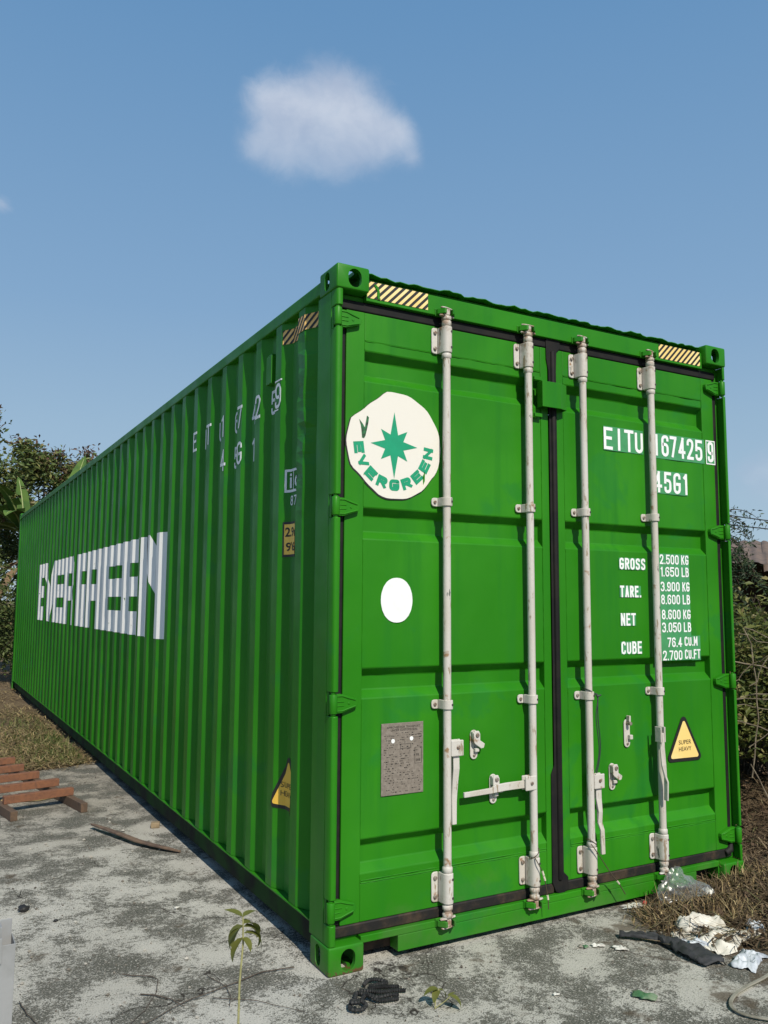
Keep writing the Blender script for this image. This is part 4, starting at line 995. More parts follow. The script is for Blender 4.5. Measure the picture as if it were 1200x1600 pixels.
tree('bush', 'green bush at the left edge beside the grass', (-1.7, 14.2, 0), 2.2, (-1.7, 14.2, 1.1), (0.9, 0.7, 1.0), 5000, 36, None, 0.09, (.17, .17, .15), BUSH_LEAF, 0, 0.05, G2)

# banana plants
BAN = simple('banana_leaf', (0.085, 0.145, 0.028), 0.55, scale=5, spec=0.25, col2=(0.05, 0.105, 0.025)); BAN_RIB = simple('banana_midrib', (0.20, 0.24, 0.07), 0.5)
BAN_DRY = simple('dead_banana_leaf', (0.16, 0.105, 0.055), 0.85, scale=8, col2=(0.09, 0.06, 0.035)); BAN_STEM = simple('banana_stem', (0.13, 0.13, 0.06), 0.7, scale=6, bump=.3, col2=(0.10, 0.07, 0.045))
def banana(base, h, lv, label):
    t = empty('banana_plant', base, label, 'banana plant', 'banana plants')
    b = Vector(base); mb = MB(); mb.tube([b, b+Vector((.02, 0, h*.5)), b+Vector((0.0, 0.03, h))], [0.13, 0.11, 0.06], 12); mb.build('stem', BAN_STEM, t, smooth=True)
    for az, el, ln, wd, bend, dead in lv:
        p = b+Vector((0, 0, h*random.uniform(.93, 1.0))) if not dead else b+Vector((0, 0, h*random.uniform(.7, .85)))
        pts = []; e_ = R(el); a = R(az); n = 16
        for i in range(n+1):
            pts.append(p.copy()); p = p+Vector((math.cos(e_)*math.sin(a), math.cos(e_)*math.cos(a), math.sin(e_)))*(ln/n); e_ -= R(bend)/n*(0.4+1.6*i/n)
        V = []; F = []; side = Vector((math.cos(a), -math.sin(a), 0))
        for i, q in enumerate(pts):
            u = i/n; w_ = wd*(0.06 if u < 0.12 else math.sin(math.pi*min(1, (u-0.10)/0.9)**0.75)**0.7)/2+0.004
            tg = (pts[min(i+1, n)]-pts[max(i-1, 0)]).normalized(); up_ = side.cross(tg)
            dn = -0.25 if not dead else -0.9
            wr = random.uniform(.85, 1.05)
            V += [q-side*w_*wr+up_*w_*dn*-1*0.6, q, q+side*w_*wr+up_*w_*dn*-1*0.6]
        for i in range(n):
            for s_ in (0, 1):
                if random.random() < (0.12 if not dead else .3) and i > 2: continue
                F.append((3*i+s_, 3*i+s_+1, 3*i+4+s_, 3*i+3+s_))
        mb = MB(); mb.add(V, F); lf = mb.build('leaf', BAN_DRY if dead else BAN, t, smooth=True)
        if dead: lf['label'] = 'dead brown leaf'
        mb = MB(); mb.tube(pts[:-1], [0.022*(1-i/len(pts))+0.004 for i in range(len(pts)-1)], 5); mb.build('midrib', BAN_DRY if dead else BAN_RIB, lf)
banana((0.40, 15.4, 0), 2.95, [(-35, 84, 1.12, .36, 16, 0), (-92, 14, 1.15, .40, 55, 0), (-115, 48, 1.45, .44, 62, 0), (-135, 66, 1.3, .40, 45, 0), (-70, 45, 1.25, .38, 75, 0), (-120, 28, 1.2, .40, 80, 0), (60, 48, 1.4, .36, 80, 0), (-155, 50, 1.2, .36, 85, 0), (150, 45, 1.3, .36, 90, 0), (-100, 58, 1.2, .36, 60, 0), (-95, -35, 1.1, .26, 40, 1), (-80, -55, 1.2, .26, 20, 1), (-130, -45, 1.1, .28, 30, 1), (95, 15, 1.0, .3, 110, 1)], 'banana plant with drooping leaves at the far corner of the container')
banana((1.22, 15.4, 0), 3.15, [(40, 74, 1.65, .42, 14, 0), (-70, 30, 1.3, .38, 80, 0), (100, 35, 1.3, .36, 90, 0), (180, 30, 1.3, .36, 90, 0), (0, 20, 1.2, .34, 90, 0)], 'banana plant hidden behind the container except for one upright leaf tip')

# hedge on the right
def shrub(label, c, rad, n, k, size=0.05, mat=HEDGE_LEAF):
    z = bumpy_z(c[0], c[1]); t = tree('shrub', label, (c[0], c[1], z), rad[2]*2, (c[0], c[1], z+rad[2]*0.98), rad, n, k, None, size, (.13, .13, .12), mat, 0, 0.03, 'shrubs of the overgrown hedge')
    st = MB()
    for _ in range(40):
        a = random.uniform(0, 6.28); r0 = random.uniform(0, rad[0]*.5); p = Vector((c[0]+r0*math.cos(a), c[1]+r0*math.sin(a), z)); q = p+Vector((random.uniform(-.5, .5)*rad[0], random.uniform(-.5, .5)*rad[1], random.uniform(.6, 1.9)*rad[2]))
        st.tube([p, p.lerp(q, .5)+Vector((random.uniform(-.08, .08), random.uniform(-.08, .08), 0)), q], [.008, .006, .003], 4)
    tag(st.build('stems', TWIG, t), kind='stuff'); return t
shrub('yellow green shrub nearest the right side of the container, below the shed roof', (4.05, 1.10), (0.75, 0.65, 0.60), 9000, 70, 0.058)
shrub('taller shrub behind the nearest one, reaching up to the shed roof', (5.05, 1.85), (0.9, 0.8, 0.60), 8500, 60, 0.055)
shrub('dark shrub at the right edge in front of the shed', (5.6, 1.0), (0.9, 0.8, 0.56), 7500, 50, 0.055)
shrub('low shrub close behind the right flank of the container', (3.5, 2.2), (0.7, 0.8, 0.75), 6000, 50, 0.05)
shrub('wide shrub out at the far right of the bank', (5.2, -0.1), (0.9, 0.8, 0.60), 6500, 50, 0.052)
t = MB()
vt = empty('dry_vine_tangle', (3.6, 0.7, 0.1), 'tangle of dry pale vines hanging over the shrub by the container', 'vines')
for i in range(13):
    b = R(random.uniform(51.8, 55.5)); d = random.uniform(5.6, 6.3); c = Vector((CAM[0]+math.sin(b)*d, CAM[1]+math.cos(b)*d, 0)); zz = random.choice((random.uniform(.75, 1.25), random.uniform(.2, .9)))
    a = random.uniform(0, 3.1); rr = random.uniform(.12, .5); ax = Vector((math.cos(a)*.62, -.78*math.cos(a), math.sin(a))); up_ = Vector((.3, .3, 1)) if abs(ax.z) < .6 else Vector((.6, -.6, .2))
    pts = [Vector((c.x, c.y, zz))+ax*(u-.5)*rr*2+up_*rr*.5*(0.25-(u-.5)**2)*random.uniform(.8, 1.2)+Vector((random.uniform(-.012, .012), random.uniform(-.012, .012), random.uniform(-.012, .012))) for u in np.linspace(0, 1, 9)]
    m2 = MB(); m2.tube(pts, [random.uniform(.002, .0042)]*9, 5); m2.build('vine', VINE, vt)

# feathery tree beside the shed
ft = empty('feathery_tree', (6.55, 3.55, 0.5), 'small feathery leaved tree against the sky by the shed roof', 'tree')
mb = MB(); mb.tube([(6.55, 3.55, 0.3), (6.5, 3.5, 1.3), (6.42, 3.45, 2.3)], [.05, .04, .02], 7); mb.build('trunk', BARK, ft)
LC = []
for i in range(46):
    p = Vector((6.5, 3.5, random.uniform(1.6, 2.45))); a = random.uniform(0, 6.28); el = R(random.uniform(10, 75)); L = random.uniform(.35, .8); pts = []
    for k in range(9):
        pts.append(p.copy()); p = p+Vector((math.cos(a)*math.cos(el), math.sin(a)*math.cos(el), math.sin(el)))*L/8; el -= R(14)
    mb = MB(); mb.tube(pts, [.008*(1-k/10) for k in range(9)], 4); mb.build('limb', TWIG, ft)
    for k in range(2, 9):
        for s_ in range(9): LC.append(pts[k]+Vector((random.gauss(0, .035), random.gauss(0, .035), random.gauss(-.02, .04))))
V, F = leaves(np.array([tuple(p) for p in LC]), 0.062, aspect=0.30, droop=0.5); o = from_np('crown', V, F, FEATHER_LEAF, ft); o['kind'] = 'stuff'

# shed with a rusty corrugated roof
ROOF = simple('weathered_roof_sheet', (0.15, 0.105, 0.080), 0.85, scale=4, bump=0.2, col2=(0.10, 0.075, 0.06)); BOARD = simple('old_shed_board', (0.07, 0.055, 0.042), 0.9, scale=5, col2=(0.045, 0.036, 0.03)); POSTW = simple('bare_post', (0.20, 0.17, 0.13), 0.85, scale=8)
SC0 = Vector((9.7, 5.3, 0.5)); E1 = Vector((.6018, -.7986, 0)); E2 = Vector((.7986, .6018, 0))
sh = empty('shed', SC0, 'low old shed with a brown corrugated roof behind the hedge', 'shed')
for k in range(8):
    u0 = -3.2+k*0.82; V = []; F = []; n = 24; tl = random.uniform(-.02, .02)
    for j, (e2, z) in enumerate(((-1.35, 2.02+tl+(-.10 if k in (4, 5) else 0)), (0.0, 2.27), (1.15, 2.50))):
        for i in range(n+1): u = u0+0.86*i/n; V.append(SC0*1+E1*u+E2*(e2+(random.uniform(-.03, .03) if j == 0 and i == 0 else 0))+Vector((0, 0, z-0.5-0.035*(u-0)+0.016*math.sin(i/n*2*math.pi*5)+0.004*(k % 2))))
    for j in range(2):
        for i in range(n): F.append((j*(n+1)+i, j*(n+1)+i+1, (j+1)*(n+1)+i+1, (j+1)*(n+1)+i))
    MB().add(V, F).build('roof_sheet', ROOF, sh, smooth=True)
for u in (-2.9, -1.0, 0.35, 2.6): mb = MB(); p = SC0+E1*u-E2*1.0; mb.tube([p-Vector((0, 0, .2)), p+Vector((0, 0, 1.52-.035*u))], .045, 8); mb.build('post', POSTW, sh)
for k in range(20):
    mb = MB(); p = SC0+E1*(-3.0+k*.3)+E2*(0.9+.034*(k % 2)); q = p+E1*.325; mb.add([p-Vector((0, 0, .2)), q-Vector((0, 0, .2)), q+Vector((0, 0, 1.90-.035*(q-p).length)), p+Vector((0, 0, 1.92))]+[v+E2*.03 for v in (p-Vector((0, 0, .2)), q-Vector((0, 0, .2)), q+Vector((0, 0, 1.90)), p+Vector((0, 0, 1.92)))], [(0, 1, 2, 3), (7, 6, 5, 4), (0, 4, 5, 1), (1, 5, 6, 2), (2, 6, 7, 3), (3, 7, 4, 0)]); mb.build('wall_board', BOARD, sh)
# power lines
CABLE = simple('black_cable', (0.02, 0.02, 0.022), 0.6)
for i, (z, sl, lab) in enumerate(((3.80, -.185, 'upper of the two black power lines in the sky right of the container'), (3.56, -.15, 'lower of the two black power lines in the sky right of the container'))):
    c = Vector((CAM[0]+25*.7986, CAM[1]+25*.6018, 0)); pts = [c+E1*u+Vector((0, 0, z+sl*u+.012*u*u)) for u in np.linspace(-9, 16, 30)]
    mb = MB(); mb.tube(pts, .016, 5); o = mb.build('power_line', CABLE, loc=pts[0]); tag(o, lab, 'power line', 'power lines')

# straw, dead grass and litter on the ground
def blades(n, sampler, ln, wd, tilt, mat, name, label, thick=False):
    P = sampler(n); n = len(P); az = RNG.uniform(0, 2*math.pi, n); el = np.radians(np.abs(RNG.normal(0, tilt, n))); L = ln*RNG.uniform(.4, 1.5, n)
    d = np.stack([np.cos(az)*np.cos(el), np.sin(az)*np.cos(el), np.sin(el)], 1); s = np.stack([-np.sin(az), np.cos(az), np.zeros(n)], 1)*(wd*RNG.uniform(.5, 1.4, n))[:, None]
    mid = P+d*(L*.55)[:, None]+np.array([0, 0, 1])*(L*.06)[:, None]; bend = RNG.normal(0, .18, (n, 3)); tip = P+d*L[:, None]+bend*L[:, None]-np.array([0, 0, 1])*(L*.10)[:, None]; tip[:, 2] = np.maximum(tip[:, 2], P[:, 2]-.004)
    V = np.stack([P-s, P+s, mid+s*.8, mid-s*.8, tip], 1).reshape(-1, 3); i = np.arange(n)*5
    F = np.concatenate([np.stack([i, i+1, i+2], 1), np.stack([i, i+2, i+3], 1), np.stack([i+3, i+2, i+4], 1)])
    o = from_np(name, V, F, mat, loc=(float(P[:, 0].mean()), float(P[:, 1].mean()), 0)); tag(o, label, 'grass', kind='stuff'); return o
BZ = np.vectorize(bumpy_z)
def samp_left(n):
    y = 4.75+RNG.gamma(1.3, 2.1, n); x = RNG.uniform(-3.6, 0.02, n); k = (np.sin(x*4.1+y*1.7)+np.sin(x*1.3-y*3.3)+RNG.normal(0, .6, n) > -0.75) & (y < 13.5) & (y > 4.85+0.12*np.sin(x*5)+RNG.normal(0, .09, n)); x, y = x[k], y[k]
    return np.stack([x, y, RNG.uniform(-.01, .035, len(x))], 1)
blades(36000, samp_left, .11, .0036, 8, STRAW_L, 'dry_grass', 'matted dry grass left of the container beyond the concrete')
def samp_tuft(n):
    y = 4.95+RNG.gamma(1.4, .9, n); x = -0.04-np.abs(RNG.normal(0, .33, n)); k = y < 9
    return np.stack([x[k], y[k], np.zeros(k.sum())], 1)
blades(6000, samp_tuft, .075, .004, 28, GRASS, 'green_grass', 'green grass growing along the foot of the long side')
def edge_x(y): return np.interp(y, [-3, -1.4, -0.95, -0.6, -0.45, -0.25, -0.12, 0.0, 0.12], [3.5, 2.5, 2.2, 1.72, 1.52, 1.48, 1.62, 1.80, 2.0])
def samp_right(n):
    x = 1.35+RNG.gamma(1.5, 1.0, n); y = RNG.uniform(-2.6, 3.0, n); e = edge_x(y)+RNG.normal(0, .07, n)
    k = ((y < 0.02) & (x > e)) | ((y >= 0.02) & (x > 2.47)); k &= x < 7; x, y = x[k], y[k]
    return np.stack([x, y, BZ(x, y)+RNG.uniform(-.01, .03, len(x))], 1)
blades(52000, samp_right, .12, .0032, 11, STRAW, 'dead_grass', 'brown dead grass and roots on the bank right of the container')
def samp_corner(n):
    c = np.array([(1.78, -.12), (1.62, -.22), (2.2, -.08), (1.95, -.22), (2.38, -.03), (1.90, -.30), (2.5, .0)]); i = RNG.integers(0, len(c), n); q = c[i]+RNG.normal(0, .07, (n, 2)); k = q[:, 1] < 0.01
    q = q[k]; return np.stack([q[:, 0], q[:, 1], BZ(q[:, 0], q[:, 1])-.005], 1)
blades(2600, samp_corner, .085, .0028, 40, STRAW_L, 'grass_tufts', 'short straw and green tufts at the right foot of the doors')
n = 2600; x = 1.5+RNG.gamma(1.6, .9, n); y = RNG.uniform(-2.2, 2.6, n); k = ((y < 0) & (x > edge_x(y)-.05)) | (x > 2.5); x, y = x[k], y[k]
V, F = leaves(np.stack([x, y, BZ(x, y)+.028], 1), .05, up=1.2, aspect=.6); o = from_np('dead_leaves', V, F, leaf_mat('dead_leaf', [(0, (.07, .045, .028)), (.6, (.13, .085, .05)), (1, (.21, .15, .09))], .85, 0), loc=(2.5, 0, 0)); tag(o, 'curled dead leaves lying on the bank', 'dead leaves', kind='stuff')
# crumbs and grit on the concrete
n = 2600; x = RNG.uniform(-2.2, 1.9, n); y = -1.6+RNG.gamma(2.2, 1.5, n); k = (y < 4.9) & ~((x > -.01) & (y > -.01) & (x < 2.45)) & (x < edge_x(np.minimum(y, .1))+.1); x, y = x[k], y[k]; n = len(x); r = .0022+RNG.gamma(1.2, .0016, n)
D6 = np.array([(1, 0, 0), (0, 1, 0), (-1, 0, 0), (0, -1, 0), (0, 0, .8), (0, 0, -.8)], float)
V = (np.stack([x, y, r*.5], 1)[:, None]+D6[None]*r[:, None, None]*RNG.uniform(.6, 1.3, (n, 6, 1))).reshape(-1, 3); T8 = np.array([(0, 1, 4), (1, 2, 4), (2, 3, 4), (3, 0, 4), (1, 0, 5), (2, 1, 5), (3, 2, 5), (0, 3, 5)]); F = (np.arange(n)[:, None, None]*6+T8[None]).reshape(-1, 3)
o = from_np('grit', V, F, leaf_mat('grit', [(0, (.06, .05, .04)), (.5, (.20, .18, .15)), (1, (.42, .40, .36))], .9, 0), loc=(0, 1, 0)); tag(o, 'small stones and crumbs scattered on the concrete', 'grit', kind='stuff')

# ================================================================== SMALL THINGS ON THE GROUND
WOOD = None
def wood_mat(name, c1, c2):
    m, nt, b = base_mat(name, 0.75, 0.25); v = ocoord(nt, (9, 9, 9)); n1 = noise(nt, v, 2.2, 6, .65, 1.2); nt.links.new(mixc(nt, smooth(nt, n1, .35, .7), c1, c2), b.inputs['Base Color']); add_bump(nt, b, n1, .3, .006); return m
WOODF = wood_mat('reddish_wood', (0.20, 0.088, 0.048), (0.135, 0.065, 0.042)); WOODG = wood_mat('brown_wood', (0.12, 0.078, 0.052), (0.085, 0.058, 0.042))
lad = empty('wooden_ladder', (-0.6, 3.4, 0), 'reddish wooden frame like a ladder lying flat on the concrete', 'wooden frame')
dv = Vector((-0.068, 0.366, 0)).normalized(); sv = Vector((dv.y, -dv.x, 0))
def beam(a, b, w_, h_, z0, mat, name, par, bev=.003):
    a, b = Vector(a), Vector(b); d = (b-a).normalized(); s = Vector((d.y, -d.x, 0)); mb = MB()
    mb.bar([(a+Vector((0, 0, z0+h_/2)), s*w_/2, Vector((0, 0, h_/2))), (b+Vector((0, 0, z0+h_/2)), s*w_/2, Vector((0, 0, h_/2)))]); return mb.build(name, mat, par, bevel=bev)
for p in ((-0.375, 3.13, 0), (-0.825, 3.10, 0)): beam(p, Vector(p)+dv*3.1, .046, .062, 0.001, WOODG, 'rail', lad)
for k in range(8):
    c = Vector((-0.635, 3.40, 0))+dv*0.372*k; j = random.uniform(-.012, .012); beam(c-sv*(.245+j), c+sv*(.245+j*2), .048, .052, .0635, WOODF, 'rung', lad)
CARD = simple('tan_board', (0.30, 0.21, 0.095), 0.85, scale=7, col2=(0.34, 0.25, 0.12))
mb = MB(); pts = [(-.86, 3.66), (-.80, 3.78), (-.70, 3.84), (-.60, 3.83), (-.48, 3.74), (-.46, 3.68), (-.60, 3.62)]
mb.prism(pts, .004, .030, 2); o = mb.build('tan_board', CARD, loc=(-.65, 3.72, 0), bevel=.004); tag(o, 'tan offcut of board lying under the wooden frame', 'board')
# bark slab
SL = simple('bark_slab', (0.16, 0.105, 0.07), 0.9, scale=14, bump=.8, col2=(0.09, 0.06, 0.045)); mb = MB(); pts = [Vector(p) for p in ((-.405, 2.66, .03), (-.36, 2.53, .032), (-.30, 2.36, .030), (-.235, 2.17, .026), (-.17, 2.05, .022), (-.11, 1.96, .018), (-.055, 1.885, .012))]; secs = []
for i, p in enumerate(pts):
    d = (pts[min(i+1, 6)]-pts[max(i-1, 0)]).normalized(); s = Vector((d.y, -d.x, 0)); w_ = [.014, .021, .024, .025, .023, .019, .010][i]; secs.append((p, s*w_+Vector((0, 0, .004)), Vector((0, 0, .007))))
mb.bar(secs); o = mb.build('bark_slab', SL, loc=(-.22, 2.2, 0), bevel=.004); tag(o, 'long curved piece of brown bark lying beside the container', 'wood')
mb = MB(); mb.prism([(-.075, 2.50), (-.02, 2.485), (-.005, 2.535), (-.058, 2.55)], .0, .034, 2); o = mb.build('brick_piece', simple('brick_piece', (0.22, .165, .10), .9, scale=30, bump=.3), loc=(-.04, 2.51, 0), bevel=.006); tag(o, 'small tan brick piece at the foot of the container', 'brick')
def rock(name, c, r, mat, label, cat):
    bm = bmesh.new(); bmesh.ops.create_icosphere(bm, subdivisions=2, radius=1)
    for v in bm.verts: k = 1+random.uniform(-.22, .22); v.co = Vector((v.co.x*r[0]*k, v.co.y*r[1]*k, v.co.z*r[2]*k))
    me = bpy.data.meshes.new(name); bm.to_mesh(me); bm.free(); me.materials.append(mat); o = bpy.data.objects.new(name, me); COL.objects.link(o); o.location = c; tag(o, label, cat); return o
COAL = simple('black_lump', (0.014, .014, .015), .6, scale=40, bump=.5)
rock('black_lump', (-.955, 1.32, .014), (.026, .019, .017), COAL, 'black lump on the concrete near the grey steel post', 'lump')
rock('black_crumb', (-.84, 1.12, .005), (.011, .008, .006), COAL, 'tiny black crumb on the concrete right of the black lump', 'crumb')

# grey steel post, bottom left
STEEL = simple('grey_steel', (0.27, .275, .28), .55, scale=7, bump=.05, col2=(.22, .225, .225)); 
px_, py_ = -1.182, .06
pb = empty('steel_post', (px_, py_, 0), 'grey steel channel post with a notched top at the bottom left edge', 'post')
mb = MB(); mb.box((px_-.10, py_-.05, 0), (px_+.05, py_-.046, .335)); mb.build('front_plate', STEEL, pb, bevel=.001)
mb = MB(); mb.box((px_+.0462, py_-.0458, 0), (px_+.05, py_+.05, .335)); mb.build('side_plate', STEEL, pb, bevel=.001)
mb = MB(); mb.box((px_-.10, py_+.0462, 0), (px_+.046, py_+.05, .385)); mb.box((px_+.004, py_-.010, .25), (px_+.010, py_+.046, .38)); mb.build('back_plate', STEEL, pb, bevel=.001)
mb = MB(); mb.box((px_-.10, py_-.056, .28), (px_+.008, py_-.0505, .36)); mb.build('bracket', STEEL, pb, bevel=.001)

# weed with a long bare stem
WEED = leaf_mat('weed_leaf', [(0, (.085, .105, .025)), (.5, (.13, .145, .033)), (1, (.19, .185, .055))], .6, .3); STEM = simple('weed_stem', (.26, .25, .11), .7, scale=30)
def leaf_obj(par, base, az, el, ln, wd, droop, mat=WEED, fold=.25):
    a = R(az); e_ = R(el); p = Vector(base); n = 7; V = []; F = []; side = Vector((math.cos(a), -math.sin(a), 0))
    for i in range(n+1):
        u = i/n; w_ = wd/2*(math.sin(math.pi*u**.7)**.85 if 0 < u < 1 else .02); d = Vector((math.cos(e_)*math.sin(a), math.cos(e_)*math.cos(a), math.sin(e_))); up_ = side.cross(d)
        V += [p-side*w_+up_*w_*fold, p.copy(), p+side*w_+up_*w_*fold]; p = p+d*ln/n; e_ -= R(droop)/n
    for i in range(n): F += [(3*i, 3*i+1, 3*i+4, 3*i+3), (3*i+1, 3*i+2, 3*i+5, 3*i+4)]
    return MB().add(V, F).build('leaf', mat, par, smooth=True)
wx, wy = -.653, -.80
wd_ = empty('weed', (wx, wy, 0), 'thin weed with a long pale stem and drooping leaves standing on the concrete', 'weed')
top = Vector((wx+.009, wy+.01, .588)); mb = MB(); sp = [Vector((wx-.004, wy, 0)), Vector((wx-.002, wy, .2)), Vector((wx, wy, .42)), Vector((wx+.009, wy+.004, .52)), top]; mb.tube(sp, [.0036, .0033, .0030, .0026, .0020], 7)
for k in range(12): z = .04+k*.031; mb.lathe(wx-.004+.004*z/.42, wy, [(.0028, z-.003), (.0043, z), (.0028, z+.003)], 7)
mb.build('stem', STEM, wd_, smooth=True)
J = Vector((wx+.009, wy+.006, .535))
for b, az, el, ln, wd2, dr in ((top, -62, 28, .085, .042, 20), (top, 62, 14, .095, .030, 40), (J+Vector((0, 0, .032)), -80, -25, .125, .060, 95), (J+Vector((0, 0, .028)), -30, -30, .12, .055, 70), (J+Vector((0, 0, .036)), 75, 0, .12, .058, 110), (J+Vector((0, 0, .028)), 95, -5, .135, .050, 120), (J, -100, -30, .11, .035, 80), (J+Vector((.0, 0, .01)), 110, 10, .13, .032, 130), (J, 150, -20, .07, .03, 70)):
    leaf_obj(wd_, b, az, el, ln*.66, wd2*.78, dr)
sx_, sy_ = .235, -.40
sp_ = empty('sprig', (sx_, sy_, 0), 'small green sprig with two wilted leaves right of the black ribbed scrap', 'sprig')
MB().tube([(sx_, sy_, 0), (sx_+.01, sy_+.01, .03), (sx_+.03, sy_+.02, .055)], .002, 6).build('stem', STEM, sp_); MB().tube([(sx_, sy_, .002), (sx_+.035, sy_-.02, .03), (sx_+.045, sy_-.03, .045)], .002, 6).build('stem', STEM, sp_)
for b, az, el, ln, wd2, dr in (((sx_+.03, sy_+.02, .055), -80, 10, .065, .034, 60), ((sx_+.03, sy_+.02, .052), -120, -5, .055, .03, 80), ((sx_+.028, sy_+.02, .052), 100, 0, .05, .018, 120), ((sx_+.045, sy_-.03, .048), 130, -10, .065, .032, 90), ((sx_+.04, sy_-.025, .045), 70, 5, .045, .012, 10)): leaf_obj(sp_, b, az, el, ln, wd2, dr)

# black ribbed scrap: coil at one end, wavy toothed ribs fanning out
BLK = simple('black_ribbed_rubber', (.012, .012, .012), .65, scale=60, bump=.6)
bs = empty('ribbed_scrap', (.08, -.24, 0), 'black ribbed rubber scrap with a coiled end lying in front of the corner', 'rubber scrap')
def rib(pts, r):
    n = 40; P = [Vector(p) for p in pts]; Q = []
    for i in range(n+1):
        u = i/n*(len(P)-1); k = min(int(u), len(P)-2); t = u-k
        p0, p1, p2, p3 = P[max(k-1, 0)], P[k], P[k+1], P[min(k+2, len(P)-1)]
        Q.append(.5*((2*p1)+(p2-p0)*t+(2*p0-5*p1+4*p2-p3)*t*t+(3*p1-p0-3*p2+p3)*t**3))
    return MB().tube(Q, [r*(1+.24*(1 if i % 2 else -1)) for i in range(n+1)], 7).build('rib', BLK, bs)
rib([(-.035, -.255, .012), (-.045, -.285, .015), (-.02, -.305, .014), (.012, -.29, .016), (.012, -.258, .018), (-.018, -.248, .022), (-.035, -.27, .028), (-.01, -.285, .03)], .0072)
rib([(0.0, -.225, .012), (.03, -.185, .014), (.055, -.205, .012), (.085, -.245, .012), (.13, -.25, .012), (.165, -.262, .011)], .0072)
rib([(.015, -.245, .012), (.045, -.235, .026), (.075, -.268, .012), (.115, -.282, .012), (.150, -.285, .010)], .0072)
rib([(.050, -.165, .012), (.085, -.195, .014), (.12, -.215, .012), (.17, -.228, .012), (.205, -.245, .011)], .0072)
rib([(.085, -.135, .011), (.115, -.115, .016), (.15, -.125, .016), (.175, -.155, .011), (.14, -.150, .010), (.10, -.150, .010)], .0072)
rib([(.09, -.165, .011), (.13, -.175, .011), (.165, -.185, .010), (.20, -.205, .010)], .0072)

# twigs lying on the concrete
tw = [([(-.08, .14), (-.2, .165), (-.33, .13), (-.46, .085), (-.55, .06), (-.68, -.01), (-.78, -.06)], .0045, 'long thin curved twig lying across the concrete left of the weed'), ([(-.70, .40), (-.6, .335), (-.585, .29), (-.61, .2), (-.69, .07), (-.78, -.03)], .004, 'bent twig whose upper end kinks sharply, left of the weed'),
      ([(-.67, .21), (-.61, .15), (-.585, .11), (-.555, .03)], .005, 'short thick twig crossing the long curved twig'), ([(-.41, .235), (-.375, .12), (-.378, .03), (-.41, -.05)], .0035, 'curved twig close to the left of the weed stem'), ([(-.44, .05), (-.31, -.05), (-.25, -.13), (-.18, -.22)], .003, 'thin straight twig lying behind the weed stem'),
      ([(-1.075, .35), (-1.06, .23), (-1.035, .15)], .0045, 'dark twig beside the foot of the grey steel post'), ([(1.20, -.30), (1.23, -.43), (1.30, -.52), (1.42, -.62)], .003, 'thin curved twig on the dirt left of the black cloth')]
for pts, r, lab in tw:
    P = [Vector((a+random.uniform(-.004, .004), b+random.uniform(-.004, .004), r+.001+random.uniform(0, .004))) for a, b in pts]; Q = []
    for i in range(len(P)-1):
        for k in range(3): Q.append(P[i].lerp(P[i+1], k/3)+Vector((random.uniform(-.003, .003), random.uniform(-.003, .003), 0)))
    Q.append(P[-1]); o = MB().tube(Q, [.5*r*(1-.5*i/len(Q)) for i in range(len(Q))], 6).build('twig', TWIG, loc=P[0]); tag(o, lab, 'twig')

# crumpled cloth, bags and paper
from mathutils import noise as mn
def crumple(name, c, su, sv, rot, h, seed, mat, label, cat, nu=34, nv=24, fold=2.2, thick=.0012, lift=0.0, edge=.16, zb=None, sharp=1.0, par=None):
    V = []; F = []; cr_, sr_ = math.cos(R(rot)), math.sin(R(rot)); g0 = (bumpy_z(c[0], c[1]) if zb is None else zb)
    for j in range(nv+1):
        for i in range(nu+1):
            u, v = i/nu-.5, j/nv-.5; q = Vector((u*fold, v*fold*sv/su, seed))
            k = 1+edge*mn.noise(Vector((math.atan2(v, u+1e-6)*1.6, seed*3.1, 0)))*2
            du = mn.noise(q*1.7+Vector((9, 0, 0)))*.10; dvv = mn.noise(q*1.7+Vector((0, 9, 4)))*.10
            x, y = (u*k+du)*su, (v*k+dvv)*sv
            r1 = 1-abs(mn.noise(q*1.0))*2.2*sharp; r2_ = 1-abs(mn.noise(q*2.3+Vector((3, 3, 3))))*2.2; r3 = mn.noise(q*5.0)
            env = max(0, 1-(2*max(abs(u), abs(v)))**4)
            z = .004+0.62*h*(max(0, .55*r1+.32*r2_+.16*(1-abs(mn.noise(q*4.6+Vector((1, 7, 2))))*2.4))*(.35+.65*env))+lift*env
            V.append((c[0]+x*cr_-y*sr_, c[1]+x*sr_+y*cr_, g0+z))
    for j in range(nv):
        for i in range(nu): a = j*(nu+1)+i; F.append((a, a+1, a+nu+2, a+nu+1))
    mb = MB(); mb.add(V, F); o = mb.build(name, mat, par, smooth=True, loc=(c[0], c[1], g0), autosm=55)
    m_ = o.modifiers.new('solid', 'SOLIDIFY'); m_.thickness = thick; m_.offset = 1
    if label: tag(o, label, cat)
    return o
CLOTH = simple('dirty_white_sheet', (.60, .57, .50), .6, scale=9, bump=.1, col2=(.44, .41, .34)); CLOTHB = simple('pale_blue_sheet', (.50, .53, .56), .45, scale=14, col2=(.36, .39, .43)); BCLOTH = simple('black_cloth', (.022, .023, .026), .75, scale=30, bump=.3, col2=(.035, .035, .037)); PAPER = simple('paper', (.60, .59, .54), .7, scale=20, col2=(.42, .40, .36)); GRN = simple('green_plastic', (.045, .13, .055), .45, scale=18, col2=(.16, .22, .13))
crumple('white_sheet', (1.64, -.45), .34, .26, 20, .065, 1.7, CLOTH, 'crumpled dirty white plastic sheet on the bank, largest of the litter', 'plastic sheet', 44, 34, 2.6)
crumple('white_sheet', (1.68, -.36), .20, .10, -25, .085, 7.3, CLOTH, 'rolled white sheet lying at the back of the crumpled pile', 'plastic sheet', 30, 18, 1.8, lift=.03)
